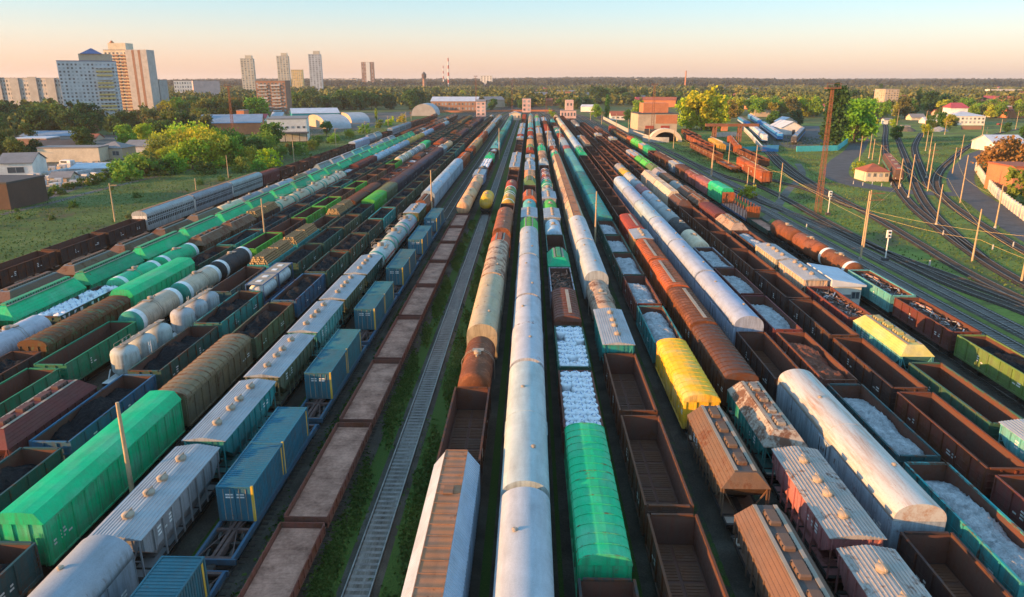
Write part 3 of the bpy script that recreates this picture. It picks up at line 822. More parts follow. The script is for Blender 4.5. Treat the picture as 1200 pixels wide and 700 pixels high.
building('low_store', 'pale blue roofed store near the dark trees', 'store', 25, 85, 163, 155, 18, 'wall_grey', 'gable', 'roof_blue', rh=2, rot=.1)
building('low_store', 'orange brick store below the street lamps', 'store', 18, 55, 172, 163, 12, 'wall_brick', 'flat', 'roof_pale', rot=.1)
building('awning', 'pale blue canopy roof over the yard beside the van', 'canopy', 85, 128, 203, 194, 14, 'wall_blue_white', 'gable', 'roof_pale', rh=1, rot=.2)
# stacked pallets in the storage yard
pal = MB()
pal.bx(-1.1, 1.1, -.7, .7, 0, .18, 'wood_deck'); pal.bx(-1.0, 1.0, -.6, .6, .181, 1.5, 'wall_blue_white')
pme = pal.mesh('wrapped_pallet')
pal2 = MB(); pal2.bx(-1.1, 1.1, -.7, .7, 0, .18, 'wood_deck'); pal2.bx(-1.0, 1.0, -.6, .6, .181, 1.1, 'wall_tan')
pme2 = pal2.mesh('wrapped_pallet')
rp = random.Random(3)
for j in range(5):
    for i in range(13):
        q = gp(38 + i * 6.2 + rp.uniform(-1, 1), 225 - j * 5.2 - i * 1.0)
        o = obj('wrapped_pallet', pme if rp.random() < .65 else pme2, None, q, rp.uniform(-.2, .3))
        tag(o, 'wrapped pallet of building blocks standing in the storage yard', 'pallet', 'pallets in the storage yard')
building('low_store', 'narrow pale shed among the bushes of the storage yard', 'shed', 60, 82, 214, 203, 6, 'wall_cream', 'gable', 'roof_grey', rh=1.4, rot=.2)
building('low_store', 'small tan store by the parked cars and dark trees', 'store', 86, 112, 165, 158, 9, 'wall_tan', 'gable', 'roof_tile', rh=2, rot=.1)
building('house', 'white cottage with a tile roof near the works road', 'house', 296, 312, 142, 134, 9, 'wall_white', 'gable', 'roof_red', rh=3, win=('f', 1, 3))
building('house', 'pale cottage behind the white cottage', 'house', 318, 331, 139, 132, 9, 'wall_cream', 'gable', 'roof_pale', rh=3)
building('house', 'grey-roofed house beyond the diverging tracks', 'house', 1068, 1084, 141, 134, 9, 'wall_cream', 'gable', 'roof_grey', rh=2.6, win=('f', 1, 3))
building('house', 'long store with a pale roof below the slim poplar', 'store', 1084, 1106, 145, 138, 9, 'wall_white', 'gable', 'roof_pale', rh=2.4)
building('house', 'crimson-roofed shed before the school', 'shed', 1098, 1114, 137, 129, 10, 'wall_tan', 'gable', 'roof_red', rh=3)
building('house', 'wide low depot store with a grey roof past the railcars', 'store', 884, 912, 137, 129, 14, 'wall_tan', 'flat', 'roof_grey')
building('house', 'white two-storey office beyond the golden gardens', 'office', 933, 952, 122, 113, 12, 'wall_white', 'flat', 'roof_grey', win=('f', 2, 6))
rh_ = random.Random(4)
hp_ = MB()
for k in range(4):
    rings = []
    for r_, z_ in ((4.5, 0), (3.6, 1.1), (2.0, 2.2), (.4, 2.8)):
        rings.append([(k * 5 - 8 + r_ * (1.2 + rh_.uniform(-.2, .2)) * math.cos(q * .63), r_ * rh_.uniform(.75, 1.1) * math.sin(q * .63), z_) for q in range(10)])
    if k in (0, 2): tag(MB().loft(rings, 'grey_gravel' if k else 'dirt_yard', True).build('rubble_heap', None, gp(1078 + k * 9, 154)), 'grey rubble heap beside the small hut' if not k else 'second rubble heap nearer the school', 'rubble heap')
# van
def vehicle(name, lab, cat, q, rz, col, L=4.4, W=1.8, H=1.5, van=False):
    t = thing(name, lab, cat, q, rz)
    pr = ([(0, .3), (L, .3), (L, .9), (L * .86, 1.15), (L * .74, H), (.05, H), (0, H * .9)] if van else [(0, .3), (L, .3), (L, .75), (L * .78, .92), (L * .62, H), (L * .18, H), (.0, .95)])
    m = MB().loft([[(x - L / 2, y, z) for x, z in pr] for y in (-W / 2, W / 2)], 'paint'); m.build('body', t, col=col)
    for sy in (-1, 1):
        MB().bx(-L * .25, L * .2, min(sy * W / 2, sy * (W / 2 + .01)), max(sy * W / 2, sy * (W / 2 + .01)), H * .62, H * .9, 'glass_dark').build('window', t)
        for x in (-L * .32, L * .32): MB().cyl((x, sy * (W / 2 - .12), .32), (x, sy * (W / 2 + .03), .32), .32, None, 12, 'black_rubber').build('wheel', t)
    return t
vehicle('delivery_van', 'white delivery van parked beside the storage yard', 'van', gp(78, 196), 2.9, (.75, .76, .78, .05), 6, 2.1, 2.5, True)
for k, (px, py, c, w) in enumerate(((150, 141, (.05, .14, .4, .05), 'blue'), (170, 141, (.3, .3, .32, .05), 'grey'), (196, 142, (.04, .1, .3, .05), 'dark blue'), (215, 141, (.06, .16, .45, .05), 'bright blue'), (62, 160, (.4, .05, .03, .1), 'red'), (1172, 147, (.4, .04, .04, .1), 'crimson'), (30, 166, (.45, .46, .48, .05), 'silver'), (48, 167, (.04, .08, .2, .05), 'navy'), (60, 178, (.5, .5, .5, .05), 'white'), (235, 141, (.4, .4, .42, .05), 'pale grey'), (255, 139, (.1, .1, .11, .05), 'black'))):
    vehicle('parked_car', '%s car parked %s' % (w, ('in front of the blue-white tower', 'under the striped cream tower', 'by the trees below the tower', 'at the end of the street row', 'by the low stores', 'beside the school', 'by the blue-roofed store', 'beside the silver car', 'near the garage row', 'on the street under the pink block', 'behind the blue-roofed works shed')[k]), 'car', gp(px, py), .2, c)
# ------------------------------------------------------------------ railcars in the depot and the old wagons
def railcar(lab, pa, pb, body, band, roofm, nose=True):
    a, b_ = gp(*pa), gp(*pb); d = b_ - a; L = d.length
    t = thing('locomotive', lab, 'locomotive', (a + b_) / 2, math.atan2(d.y, d.x) - math.pi / 2)
    h = L / 2; w = 1.5
    m = MB()
    up = lambda y, x, z: [(-x, y, 1.1), (x, y, 1.1), (x, y, z), (x * .75, y, z + .55), (-x * .75, y, z + .55), (-x, y, z)]
    m.loft([up(-h, w * .8, 2.2), up(-h + .9, w, 3.4), up(h - .9, w, 3.4), up(h, w * .8, 2.2)], body); m.build('body', t)
    MB().bx(-w - .012, w + .012, -h + 1.1, h - 1.1, 1.5, 2.1, band).build('stripe', t)
    r = MB().bx(-w * .74, w * .74, -h + 1, h - 1, 3.96, 4.1, roofm)
    for k in range(4): r.bx(-.5, .5, -h + 2 + k * (L - 4) / 4, -h + 3.4 + k * (L - 4) / 4, 4.101, 4.4, 'roof_grey')
    r.build('roof', t)
    MB().bx(-.9, .9, -h + .28, -h + .5, 2.35, 3.1, 'glass_dark').build('windscreen', t)
    for k in range(8):
        y = -h + 1.8 + k * (L - 3.6) / 7
        for sx in (-1, 1): MB().bx(min(sx * w, sx * (w + .014)), max(sx * w, sx * (w + .014)), y - .4, y + .4, 2.4, 3.1, 'glass_dark').build('window', t)
    for sx in (-.8, .8): MB().cyl((sx, -h - .05, 1.5), (sx, -h + .1, 1.5), .16, None, 8, 'white_paint').build('headlight', t)
    for y in (-h + 3, h - 3): obj('bogie', BOGME, t, (0, y, RAIL))
# ------------------------------------------------------------------ trees
def tree_meshes(kind, seed):
    """trunk and crown of unit height"""
    rg = np.random.default_rng(seed * 31 + len(kind)); rs = random.Random(seed * 17 + len(kind))
    tk = MB(); C, S = [], []
    spec = dict(round=(.20, .40, 9, 2200, .025), dense=(.05, .42, 12, 3400, .026), poplar=(.04, .085, 10, 1500, .017), shrub=(.0, .66, 9, 900, .045), willow=(.02, .58, 13, 2300, .024), thin=(.22, .30, 7, 420, .022), small=(.1, .42, 6, 260, .045))[kind]
    z0, rad, nl, nleaf, ls = spec
    lobes = []
    for i in range(nl):
        t = (i + .5) / nl
        if kind == 'poplar': c = (rs.uniform(-.02, .02), rs.uniform(-.02, .02), z0 + .04 + .88 * t); r = rad * (.55 + .7 * math.sin(math.pi * (.18 + .74 * t))) ; rz_ = .12
        else:
            a = i * 2.4 + rs.uniform(-.5, .5); zz = z0 + (1 - z0) * (.16 + .66 * rs.random()); k = math.sqrt(max(0, 1 - ((zz - z0) / (1 - z0) * 1.7 - .75) ** 2 * .8))
            c = (math.cos(a) * rad * .58 * k, math.sin(a) * rad * .58 * k, zz); r = rad * rs.uniform(.40, .62); rz_ = r * rs.uniform(.7, 1.0)
            if i == 0: c = (0, 0, 1 - rad * .45); r = rad * .5; rz_ = rad * .45
        lobes.append((c, r, rz_))
    nclump = max(10, nleaf // 22)
    for c, r, rz_ in lobes:
        m = max(3, int(nclump / nl))
        d = rg.normal(size=(m, 3)); d /= np.linalg.norm(d, axis=1, keepdims=True)
        cc = np.array(c) + d * np.array([r, r, rz_]) * rg.uniform(.55, 1.05, size=(m, 1))
        for q in cc:
            n = 22
            C.append(q + rg.normal(size=(n, 3)) * r * (.22 if kind != 'poplar' else .3)); S.append(rg.uniform(.6, 1.3, n) * ls)
    C = np.concatenate(C); S = np.concatenate(S)
    C[:, 2] = np.clip(C[:, 2], z0 * .6 + .01, None)
    V, Q = quads_at(C, S, rg)
    crown = npmesh('crown', V, Q, ['leaf'])
    tk.cyl((0, 0, 0), (rs.uniform(-.02, .02), 0, max(.25, z0 + .2)), .022, .013, 7, 'bark')
    for c, r, rz_ in lobes: tk.cyl((0, 0, max(.1, min(c[2] - .12, z0 + .12))), tuple(c), .011, .004, 5, 'bark', False)
    return crown, tk.mesh('trunk')
TREE = {k: [tree_meshes(k, s) for s in range(4)] for k in ('round', 'dense', 'poplar', 'shrub', 'willow', 'thin', 'small')}
TCOL = dict(green=(.085, .155, .032), deep=(.042, .095, .030), yellow=(.32, .38, .034), ygreen=(.17, .29, .036), autumn=(.30, .16, .045), rusty=(.36, .21, .10), gold=(.38, .45, .03), olive=(.15, .165, .042))
TW = dict(green='green', deep='dark green', yellow='yellow-green', ygreen='fresh green', autumn='brownish', rusty='pinkish brown', gold='golden', olive='olive green')
SEEN = {}
def tree(kind, col, px, base, hpx, lab=None, group=None, parts=True, pos=None, hm=None, rs=rnd):
    p = Vector(pos) if pos else gp(px, base)
    h = hm if hm else max(1.5, z_at_row(p.x, p.y, base - hpx))
    cr, tr = rs.choice(TREE[kind])
    c = tuple(v * rs.uniform(.8, 1.25) for v in TCOL[col]) + (1,)
    nm = 'shrub' if kind == 'shrub' else 'tree'
    rz = rs.uniform(0, 6.28)
    t = tag(obj(nm, None, None, p, rz), lab, nm, group)
    t.scale = (h * rs.uniform(.95, 1.1), h * rs.uniform(.95, 1.1), h)
    obj('crown', cr, t, col=c); obj('trunk', tr, t)
    return t
# single trees one can pick out
for k, (kind, col, px, base, hp, lab) in enumerate([
    ('dense', 'gold', 822, 153, 47, 'large golden tree beside the depot hall'), ('dense', 'gold', 810, 151, 38, 'shorter golden tree on the depot side of the large golden tree'), ('dense', 'gold', 833, 153, 40, 'golden tree merging into the large one, towards the crane'), ('round', 'autumn', 856, 143, 25, 'round brown-leaved tree behind the gantry crane'),
    ('round', 'green', 736, 142, 13, 'small round tree in front of the depot hall'), ('poplar', 'deep', 970, 174, 76, 'tall dark poplar behind the rusty lattice mast'),
    ('poplar', 'deep', 979, 175, 74, 'second dark poplar, close against the first'), ('dense', 'ygreen', 1000, 168, 50, 'broad fresh green tree beside the dark poplars'),
    ('dense', 'green', 1004, 166, 34, 'lower green tree between poplars and road'), ('willow', 'autumn', 1172, 205, 45, 'wide autumn-brown tree behind the white wall'),
    ('shrub', 'ygreen', 1205, 240, 40, 'bright shrub at the foot of the white wall'), ('shrub', 'yellow', 1006, 205, 14, 'yellowish bush behind the hipped roof house'),
    ('shrub', 'yellow', 877, 232, 14, 'yellow-green bush beside the main line mast'), ('dense', 'deep', 1000, 128, 22, 'dark bushy tree before the far hall'),
    ('poplar', 'deep', 1074, 132, 28, 'slim poplar right of the yellow house'.replace('right of', 'beyond')), ('poplar', 'green', 1030, 120, 22, 'slim poplar near the round tower'),
    ('dense', 'deep', 1090, 134, 26, 'dense dark tree next to the slim poplar'), ('dense', 'deep', 1102, 133, 22, 'dark tree between the poplar and the school'),
    ('dense', 'green', 1103, 150, 18, 'green tree in front of the crimson sheds'), ('round', 'yellow', 1113, 152, 18, 'yellow-green tree beside the school'),
    ('round', 'yellow', 1160, 140, 16, 'golden-green tree behind the school'), ('round', 'autumn', 1184, 200, 30, 'second brown tree by the brick building'),
    ('willow', 'yellow', 250, 196, 40, 'bright yellow-green willow thicket beside the field'), ('willow', 'yellow', 226, 198, 36, 'yellow willow thicket nearer the grey shed'),
    ('willow', 'ygreen', 205, 203, 26, 'green end of the willow thicket'), ('dense', 'ygreen', 275, 194, 34, 'green thicket tree beside the yellow willow'),
    ('dense', 'green', 300, 188, 26, 'darker thicket tree below the blue roof'), ('dense', 'green', 318, 176, 32, 'tree standing in front of the white works hall'),
    ('shrub', 'ygreen', 170, 207, 24, 'fresh green shrub at the yard corner'), ('shrub', 'ygreen', 148, 212, 24, 'shrub spilling over the storage yard edge'), ('shrub', 'green', 188, 205, 24, 'shrub below the grey shed'),
    ('shrub', 'gold', 316, 196, 20, 'golden round bush in the field'), ('shrub', 'ygreen', 283, 202, 16, 'fresh bush beside a field pole'), ('shrub', 'ygreen', 302, 199, 14, 'bush next to the golden bush'),
    ('shrub', 'green', 240, 204, 18, 'low bush in front of the willows'), ('shrub', 'ygreen', 258, 198, 12, 'small bush at the willow foot'),
    ('dense', 'ygreen', 150, 173, 26, 'dense green tree left over between the brick houses'.replace('left over ', '')), ('dense', 'yellow', 172, 171, 26, 'yellowish tree behind the grey shed'), ('dense', 'green', 190, 168, 26, 'green tree past the grey shed'),
    ('dense', 'green', 100, 175, 26, 'round green tree over the garages'), ('round', 'rusty', 109, 158, 17, 'pinkish bare-looking tree below the blue-white tower'), ('dense', 'deep', 42, 184, 20, 'dark tree behind the white gabled shed'),
    ('dense', 'green', 25, 190, 26, 'green tree beside the white gabled shed'), ('dense', 'olive', 5, 180, 28, 'olive tree at the end of the garages'), ('round', 'green', 383, 160, 18, 'round tree in the field corner near the canopy'),
    ('shrub', 'green', 372, 172, 12, 'field bush near the round tree'), ('shrub', 'ygreen', 352, 182, 14, 'field bush by the pole with crossarms'), ('poplar', 'yellow', 441, 141, 14, 'slim golden poplar at the smaller hangar'),
    ('shrub', 'gold', 470, 143, 8, 'golden bush by the glasshouse hangar'), ('shrub', 'gold', 456, 147, 9, 'golden bush before the glasshouse hangar'), ('shrub', 'ygreen', 445, 150, 9, 'green bush by the works road'),
    ('shrub', 'ygreen', 428, 156, 10, 'bush at the edge of the works road'), ('poplar', 'green', 711, 138, 26, 'green poplar at the throat of the yard'), ('round', 'ygreen', 699, 139, 16, 'fresh tree beside the throat poplar'),
    ('shrub', 'yellow', 648, 137, 8, 'yellow bush beside the station house'), ('round', 'yellow', 748, 136, 18, 'yellow-green tree behind the depot hall'),
    ('dense', 'deep', 932, 150, 20, 'dark tree by the white gabled hall'), ('dense', 'green', 905, 146, 16, 'tree behind the railcars'),
]):
    tree(kind, col, px, base, hp, lab)
for k, (px, base, hp, c) in enumerate([(188, 190, 30, 'ygreen'), (197, 186, 34, 'yellow'), (213, 190, 38, 'yellow'), (236, 190, 40, 'gold'), (244, 186, 40, 'yellow'), (262, 188, 38, 'ygreen'), (270, 182, 32, 'green'), (286, 186, 30, 'green'), (310, 182, 26, 'ygreen'), (222, 183, 38, 'gold'), (160, 203, 22, 'ygreen'), (180, 200, 22, 'yellow'), (140, 207, 20, 'ygreen'), (200, 198, 26, 'yellow'), (280, 194, 24, 'yellow'), (296, 191, 20, 'ygreen'), (330, 184, 14, 'ygreen'), (345, 180, 13, 'green'), (365, 176, 12, 'ygreen'), (392, 168, 12, 'ygreen'), (410, 162, 11, 'yellow')]):
    tree('willow', c, px, base, hp, '%s willow in the long thicket beside the field' % TW[c], 'willows in the thicket')
for k in range(13):
    tree('shrub', rnd.choice(('green', 'ygreen', 'green')), 35 + k * 7.5 + rnd.uniform(-2, 2), 238 - k * 2.3 + rnd.uniform(-2, 2), rnd.uniform(7, 12), 'low green bush in the hedge between storage yard and field', 'bushes between storage yard and field')
# belts of trees: the ones that show largest stand alone, the mass behind them belongs to the far woods
EXTRA = []
def belt(n, xr, br, hm, kinds, cols, lab, seed, single=24):
    rs = random.Random(seed); L_ = []
    for k in range(n):
        px = rs.uniform(*xr); base = rs.uniform(*br)
        L_.append((base, px, rs.choice(kinds), rs.choice(cols), rs.uniform(*hm)))
    L_.sort(reverse=True)
    for k, (base, px, kd, c, h) in enumerate(L_):
        if k < single:
            tree(kd, c, px, base, 0, '%s %s in %s' % (TW[c], {'poplar': 'slim poplar', 'dense': 'dense tree', 'round': 'round tree', 'small': 'small tree', 'thin': 'thin tree', 'willow': 'spreading tree'}[kd], lab), 'trees in ' + lab, hm=h, rs=rs)
        else:
            q = gp(px, base); EXTRA.append((q.x, q.y, h, h * (.2 if kd == 'poplar' else .38)))
belt(70, (-60, 108), (142, 160), (11, 18), ['dense', 'dense', 'round'], ['deep', 'deep', 'green'], 'the dark belt below the grey panel block', 1, single=26)
belt(40, (115, 245), (142, 160), (8, 13), ['dense', 'round'], ['green', 'olive', 'deep'], 'the street row under the cream tower', 2, single=24)
belt(110, (192, 312), (114, 142), (11, 17), ['dense', 'round'], ['green', 'olive', 'ygreen', 'yellow'], 'the grove before the skyline high-rises', 3, single=24)
belt(150, (330, 500), (112, 130), (14, 21), ['dense', 'dense', 'round'], ['deep', 'green', 'green'], 'the tall grove behind the teal warehouse', 4, single=26)
belt(110, (430, 710), (106, 116), (12, 19), ['dense', 'round'], ['green', 'olive', 'yellow'], 'the grove behind the brick factory', 5, single=8)
belt(70, (560, 700), (116, 129), (9, 14), ['dense', 'round'], ['green', 'deep', 'olive'], 'the trees round the yard throat', 6, single=18)
belt(110, (690, 880), (107, 124), (14, 24), ['poplar', 'poplar', 'dense', 'round'], ['deep', 'green', 'green'], 'the poplar row behind the depot', 7, single=24)
belt(170, (850, 1005), (109, 138), (10, 17), ['round', 'dense', 'round'], ['yellow', 'ygreen', 'olive', 'yellow'], 'the sunlit gardens behind the railcars', 8, single=44)
belt(190, (1000, 1260), (106, 140), (10, 16), ['round', 'dense', 'round'], ['yellow', 'green', 'olive', 'ygreen'], 'the sunlit gardens round the school', 9, single=50)
belt(18, (-120, 60), (160, 186), (8, 13), ['dense', 'round'], ['green', 'olive'], 'the yard trees beside the field', 10, single=14)
belt(34, (1085, 1230), (122, 141), (8, 13), ['round', 'dense'], ['yellow', 'green', 'ygreen', 'olive'], 'the gardens beside and behind the school', 12, single=20)
belt(20, (1010, 1200), (136, 166), (3, 7), ['round', 'dense'], ['yellow', 'green', 'olive'], 'the rough ground before the school', 11, single=20)
# far woods: too many to count
def crowns(name, n, xr, yr, h, rad, k, mat, leaf, seed, extra=None):
    rg = np.random.default_rng(seed)
    y = yr[0] + (yr[1] - yr[0]) * rg.random(n) ** 1.0
    half = (y * .78 + 60)
    x = -half * 1.02 + 2.04 * half * rg.random(n) + 20
    keep = rg.random(n) < .35 + .65 * (np.sin(x * .006 + y * .004) * np.sin(y * .0052 + 1.3) > -.25)
    x, y = x[keep], y[keep]; n = len(x)
    hh = rg.uniform(h[0], h[1], n); rr = rg.uniform(rad[0], rad[1], n)
    if extra:
        ex = np.array(extra); x = np.concatenate([x, ex[:, 0]]); y = np.concatenate([y, ex[:, 1]]); hh = np.concatenate([hh, ex[:, 2]]); rr = np.concatenate([rr, ex[:, 3]]); n = len(x)
    gz = np.array([terrain_z(a, b_) for a, b_ in zip(x, y)])
    d = rg.normal(size=(n, k, 3)); d /= np.linalg.norm(d, axis=2, keepdims=True); d *= rg.uniform(.55, 1.05, size=(n, k, 1))
    C = np.empty((n, k, 3)); C[..., 0] = x[:, None] + d[..., 0] * rr[:, None]; C[..., 1] = y[:, None] + d[..., 1] * rr[:, None]
    C[..., 2] = gz[:, None] + hh[:, None] * .58 + d[..., 2] * hh[:, None] * .42
    S = np.repeat(rr[:, None] * leaf, k, 1) * rg.uniform(.6, 1.3, (n, k))
    V, Q = quads_at(C.reshape(-1, 3), S.reshape(-1), rg)
    o = obj(name, npmesh(name, V, Q, [mat]))
    return tag(o, kind='stuff')
crowns('far_woods', 5200, None, (900, 2500), (9, 17), (4.5, 9), 60, 'wood_leaf', .20, 1, EXTRA)
crowns('forest', 9000, None, (2400, 6200), (16, 24), (10, 18), 26, 'forest_leaf', .42, 2)
# houses scattered among the far trees
HS = []
for k, (wl, rf, w, d, h) in enumerate((('wall_white', 'roof_pale', 14, 10, 7), ('wall_cream', 'roof_tile', 12, 10, 6), ('wall_tan', 'roof_grey', 26, 14, 9), ('wall_white', 'roof_grey', 40, 14, 12), ('wall_orange', 'roof_tile', 30, 12, 9), ('wall_yellow', 'roof_red', 14, 12, 8))):
    a = MB().bx(-w / 2, w / 2, -d / 2, d / 2, 0, h * .7, wl)
    b_ = MB().loft([[(x, y, z) for y, z in ((-d / 2 - .5, h * .69), (d / 2 + .5, h * .69), (0, h))] for x in (-w / 2 - .5, w / 2 + .5)], rf)
    HS.append((a.mesh('wall'), b_.mesh('roof'), ('small white house', 'cream tile-roofed house', 'tan hall', 'long white hall', 'orange brick hall', 'yellow red-roofed house')[k]))
rh = random.Random(12)
for k in range(170):
    x0 = rh.choice(((200, 700), (680, 1220), (850, 1220)))
    q = gp(rh.uniform(*x0), rh.uniform(102.5, 126)); i = rh.choice((0, 0, 1, 1, 1, 2, 4, 4, 5, 5))
    t = thing('house', '%s among the distant trees' % HS[i][2], 'house', (q.x, q.y, terrain_z(q.x, q.y) + .02), rh.uniform(-.5, .5), '%ss among the distant trees' % HS[i][2])
    t.scale = (rh.uniform(1.0, 1.45),) * 3
    obj('wall', HS[i][0], t); obj('roof', HS[i][1], t)
for k in range(34):
    q = (-84 - 60 * rnd.random(), 105 + 260 * rnd.random(), 0)
    tree('shrub', rnd.choice(('olive', 'green', 'green')), 0, 0, 0, 'low weedy bush growing in the field beside the outermost train', 'weedy bushes in the field', pos=q, hm=rnd.uniform(.7, 1.7))
for k, (px, py, i) in enumerate(((1160, 137, 1), (1176, 133, 0), (1192, 138, 4), (1205, 131, 1), (1128, 127, 0), (1098, 128, 1), (1145, 125, 5), (1180, 125, 2), (1064, 126, 0), (1012, 124, 1), (890, 128, 4), (862, 124, 0), (920, 126, 1), (955, 131, 5), (668, 127, 1), (690, 131, 0), (640, 124, 4), (215, 138, 0), (240, 134, 1), (268, 137, 5))):
    q = gp(px, py)
    t = thing('house', '%s among the trees and gardens round the yard' % HS[i][2], 'house', q, rh.uniform(-.5, .5), '%ss in the gardens round the yard' % HS[i][2])
    obj('wall', HS[i][0], t); obj('roof', HS[i][1], t)
# ------------------------------------------------------------------ masts and poles
def pole(name, lab, cat, base, toprow, arm=None, group=None, pos=None, h=None, r=.145, mat='pole_concrete', footed=False):
    p = Vector(pos) if pos else gp(*base); hh = h if h else z_at_row(p.x, p.y, toprow)
    t = thing(name, lab, cat, p, 0, group)
    MB().cyl((0, 0, 0), (0, 0, hh), r * 1.25, r * .75, 8, mat).build('shaft', t)
    if footed: MB().cyl((0, 0, 0), (0, 0, .5), r * 2.2, r * 2.0, 8, 'concrete').build('footing', t)
    if arm:
        m = MB()
        for k in range(2 if arm > 0 else 1):
            z = hh - .5 - k * 1.1
            m.bar((-.1, 0, z), (abs(arm), 0, z + .15), .09, 'rust_lattice' if arm > 0 else 'pole_concrete')
            m.bar((.05, 0, hh - .1), (abs(arm) * .8, 0, z + .14), .05, 'rust_lattice')
        m.build('bracket', t)
    return t
cat_ = [((1008, 305), 224), ((1012, 291), 223), ((913, 233), 191), ((1007, 189), 160), ((1018, 186), 157), ((1022, 188), 163), ((1030, 193), 170), ((1053, 222), 186), ((1064.5, 232), 181),
        ((1082, 161), 130), ((1084.5, 177), 153), ((1089, 181), 156), ((1085, 209), 175), ((1087, 224), 168), ((1097, 264), 216), ((1116, 204), 173), ((1125, 187), 158), ((1125, 238), 182), ((1107, 158), 141),
        ((1150, 165), 144), ((1155, 164), 149), ((1172, 156), 140), ((1166, 268), 217), ((1139, 307), 245), ((883, 220), 170), ((834, 206), 167), ((833, 207), 180), ((853, 198), 166), ((875, 224), 196), ((789, 175), 152), ((760, 175), 150),
        ((736, 160), 140), ((722, 151), 133), ((705, 146), 131), ((692, 141), 126), ((1051, 147), 128), ((1190, 152), 130), ((1197, 330), 262)]
for i, (b_, tr) in enumerate(cat_):
    pole('catenary_mast', 'pale concrete catenary mast beside the curving main line tracks', 'mast', b_, tr, (2.6 if i % 3 == 0 else None), 'catenary masts on the signal side', footed=i % 2 == 0)
for i, (b_, tr) in enumerate([((135, 260), 215), ((268, 209), 182), ((345, 193), 163), ((394, 174), 150), ((428, 159), 142), ((455, 149), 136), ((476, 145), 131), ((230, 223), 209), ((300, 172), 155), ((188, 200), 186), ((482, 143), 130)]):
    pole('line_pole', 'weathered pole with a short crossarm standing in the field', 'pole', b_, tr, (-1.6 if i in (0, 2, 3, 4) else None), 'line poles in the field', r=.14)
for x, row_, h, lab in ((-27.4, 477, 9.0, 'slender lamp mast beside the bright green covered wagon'), (-47.8, 234, 9.5, 'lamp mast among the lime green wagons'), (-21.6, 200, 11, 'lamp mast beside the silver wagons'), (11.6, 224, 11, 'lamp mast beside the teal covered wagons'), (-12.4, 150, 12, 'lamp mast near the throat by the empty track'), (6.8, 148, 12, 'lamp mast near the throat among pink hoppers'), (11.9, 150, 11, 'lamp mast near the station house')):
    Yp = rowY(row_, h); pole('lamp_mast', lab, 'mast', None, 0, None, pos=(x, Yp, 0), h=h, r=.15)
for i, (px, base, top) in enumerate(((36, 157, 136), (32, 158, 140), (70, 155, 135), (88, 156, 136), (206, 134, 122), (222, 133, 122))):
    p = gp(px, base); hh = z_at_row(p.x, p.y, top)
    t = thing('street_lamp', 'curved grey street lamp in front of the apartment blocks', 'street lamp', p, 0, 'street lamps by the apartment blocks')
    m = MB()
    pts = [(0, 0, 0), (0, 0, hh * .8), (-.3, 0, hh * .93), (-1.0, 0, hh), (-2.0, 0, hh + .1)]
    for a, c in zip(pts, pts[1:]): m.cyl(a, c, .13, .11, 6, 'arch_metal')
    m.build('shaft', t); MB().bx(-2.9, -2.0, -.2, .2, hh, hh + .18, 'roof_pale').build('lamp_head', t)
def lattice(lab, base, toprow, w0, w1, head=True, pos=None, h=None):
    p = gp(*base) if not pos else Vector(pos); hh = h or z_at_row(p.x, p.y, toprow); t = thing('lattice_mast', lab, 'mast', p)
    m = MB(); n = 11; cs = ((-1, -1), (1, -1), (1, 1), (-1, 1))
    W_ = lambda k: w0 + (w1 - w0) * k / n
    for k in range(n):
        z0, z1 = hh * k / n, hh * (k + 1) / n
        for i in range(4):
            a, c = cs[i], cs[(i + 1) % 4]
            m.bar((a[0] * W_(k), a[1] * W_(k), z0), (a[0] * W_(k + 1), a[1] * W_(k + 1), z1), .09, 'rust_lattice')
            m.bar((a[0] * W_(k), a[1] * W_(k), z0), (c[0] * W_(k + 1), c[1] * W_(k + 1), z1), .042, 'rust_lattice')
            m.bar((c[0] * W_(k), c[1] * W_(k), z0), (a[0] * W_(k + 1), a[1] * W_(k + 1), z1), .042, 'rust_lattice')
            m.bar((a[0] * W_(k), a[1] * W_(k), z0), (c[0] * W_(k), c[1] * W_(k), z0), .08, 'rust_lattice')
    m.build('lattice', t)
    if head:
        hd = MB().bx(-1.6, 1.6, -.7, .7, hh, hh + .2, 'rust_lattice')
        for k in range(4): hd.bx(-1.4 + k * .8, -1.0 + k * .8, -.6, -.2, hh + .2, hh + .65, 'roof_dark')
        for q in (-1.5, 1.5): hd.bar((q, -.6, hh + .2), (q, -.6, hh + 1.1), .06, 'rust_lattice')
        hd.bar((-1.5, -.6, hh + 1.1), (1.5, -.6, hh + 1.1), .06, 'rust_lattice'); hd.build('lamp_platform', t)
lattice('tall rusty lattice lamp mast in front of the poplars', (958, 250), 104, .58, .24)
lattice('rusty lattice mast behind the yellow willow thicket', (275, 172), 102, .6, .28)
lattice('lattice mast standing behind the depot hall', (764, 160), 100, .8, .4)
lattice('thin red lattice mast near the pink cabin', (558, 134), 90, .7, .35)
lattice('thin lattice mast at the yard throat', (600, 133), 95, .7, .35)
lattice('thin lattice mast next to the station house', (640, 134), 104, .7, .35)
for i, (px, b_, tr) in enumerate(((1160, 300, 262), (1190, 292, 262))):
    pass
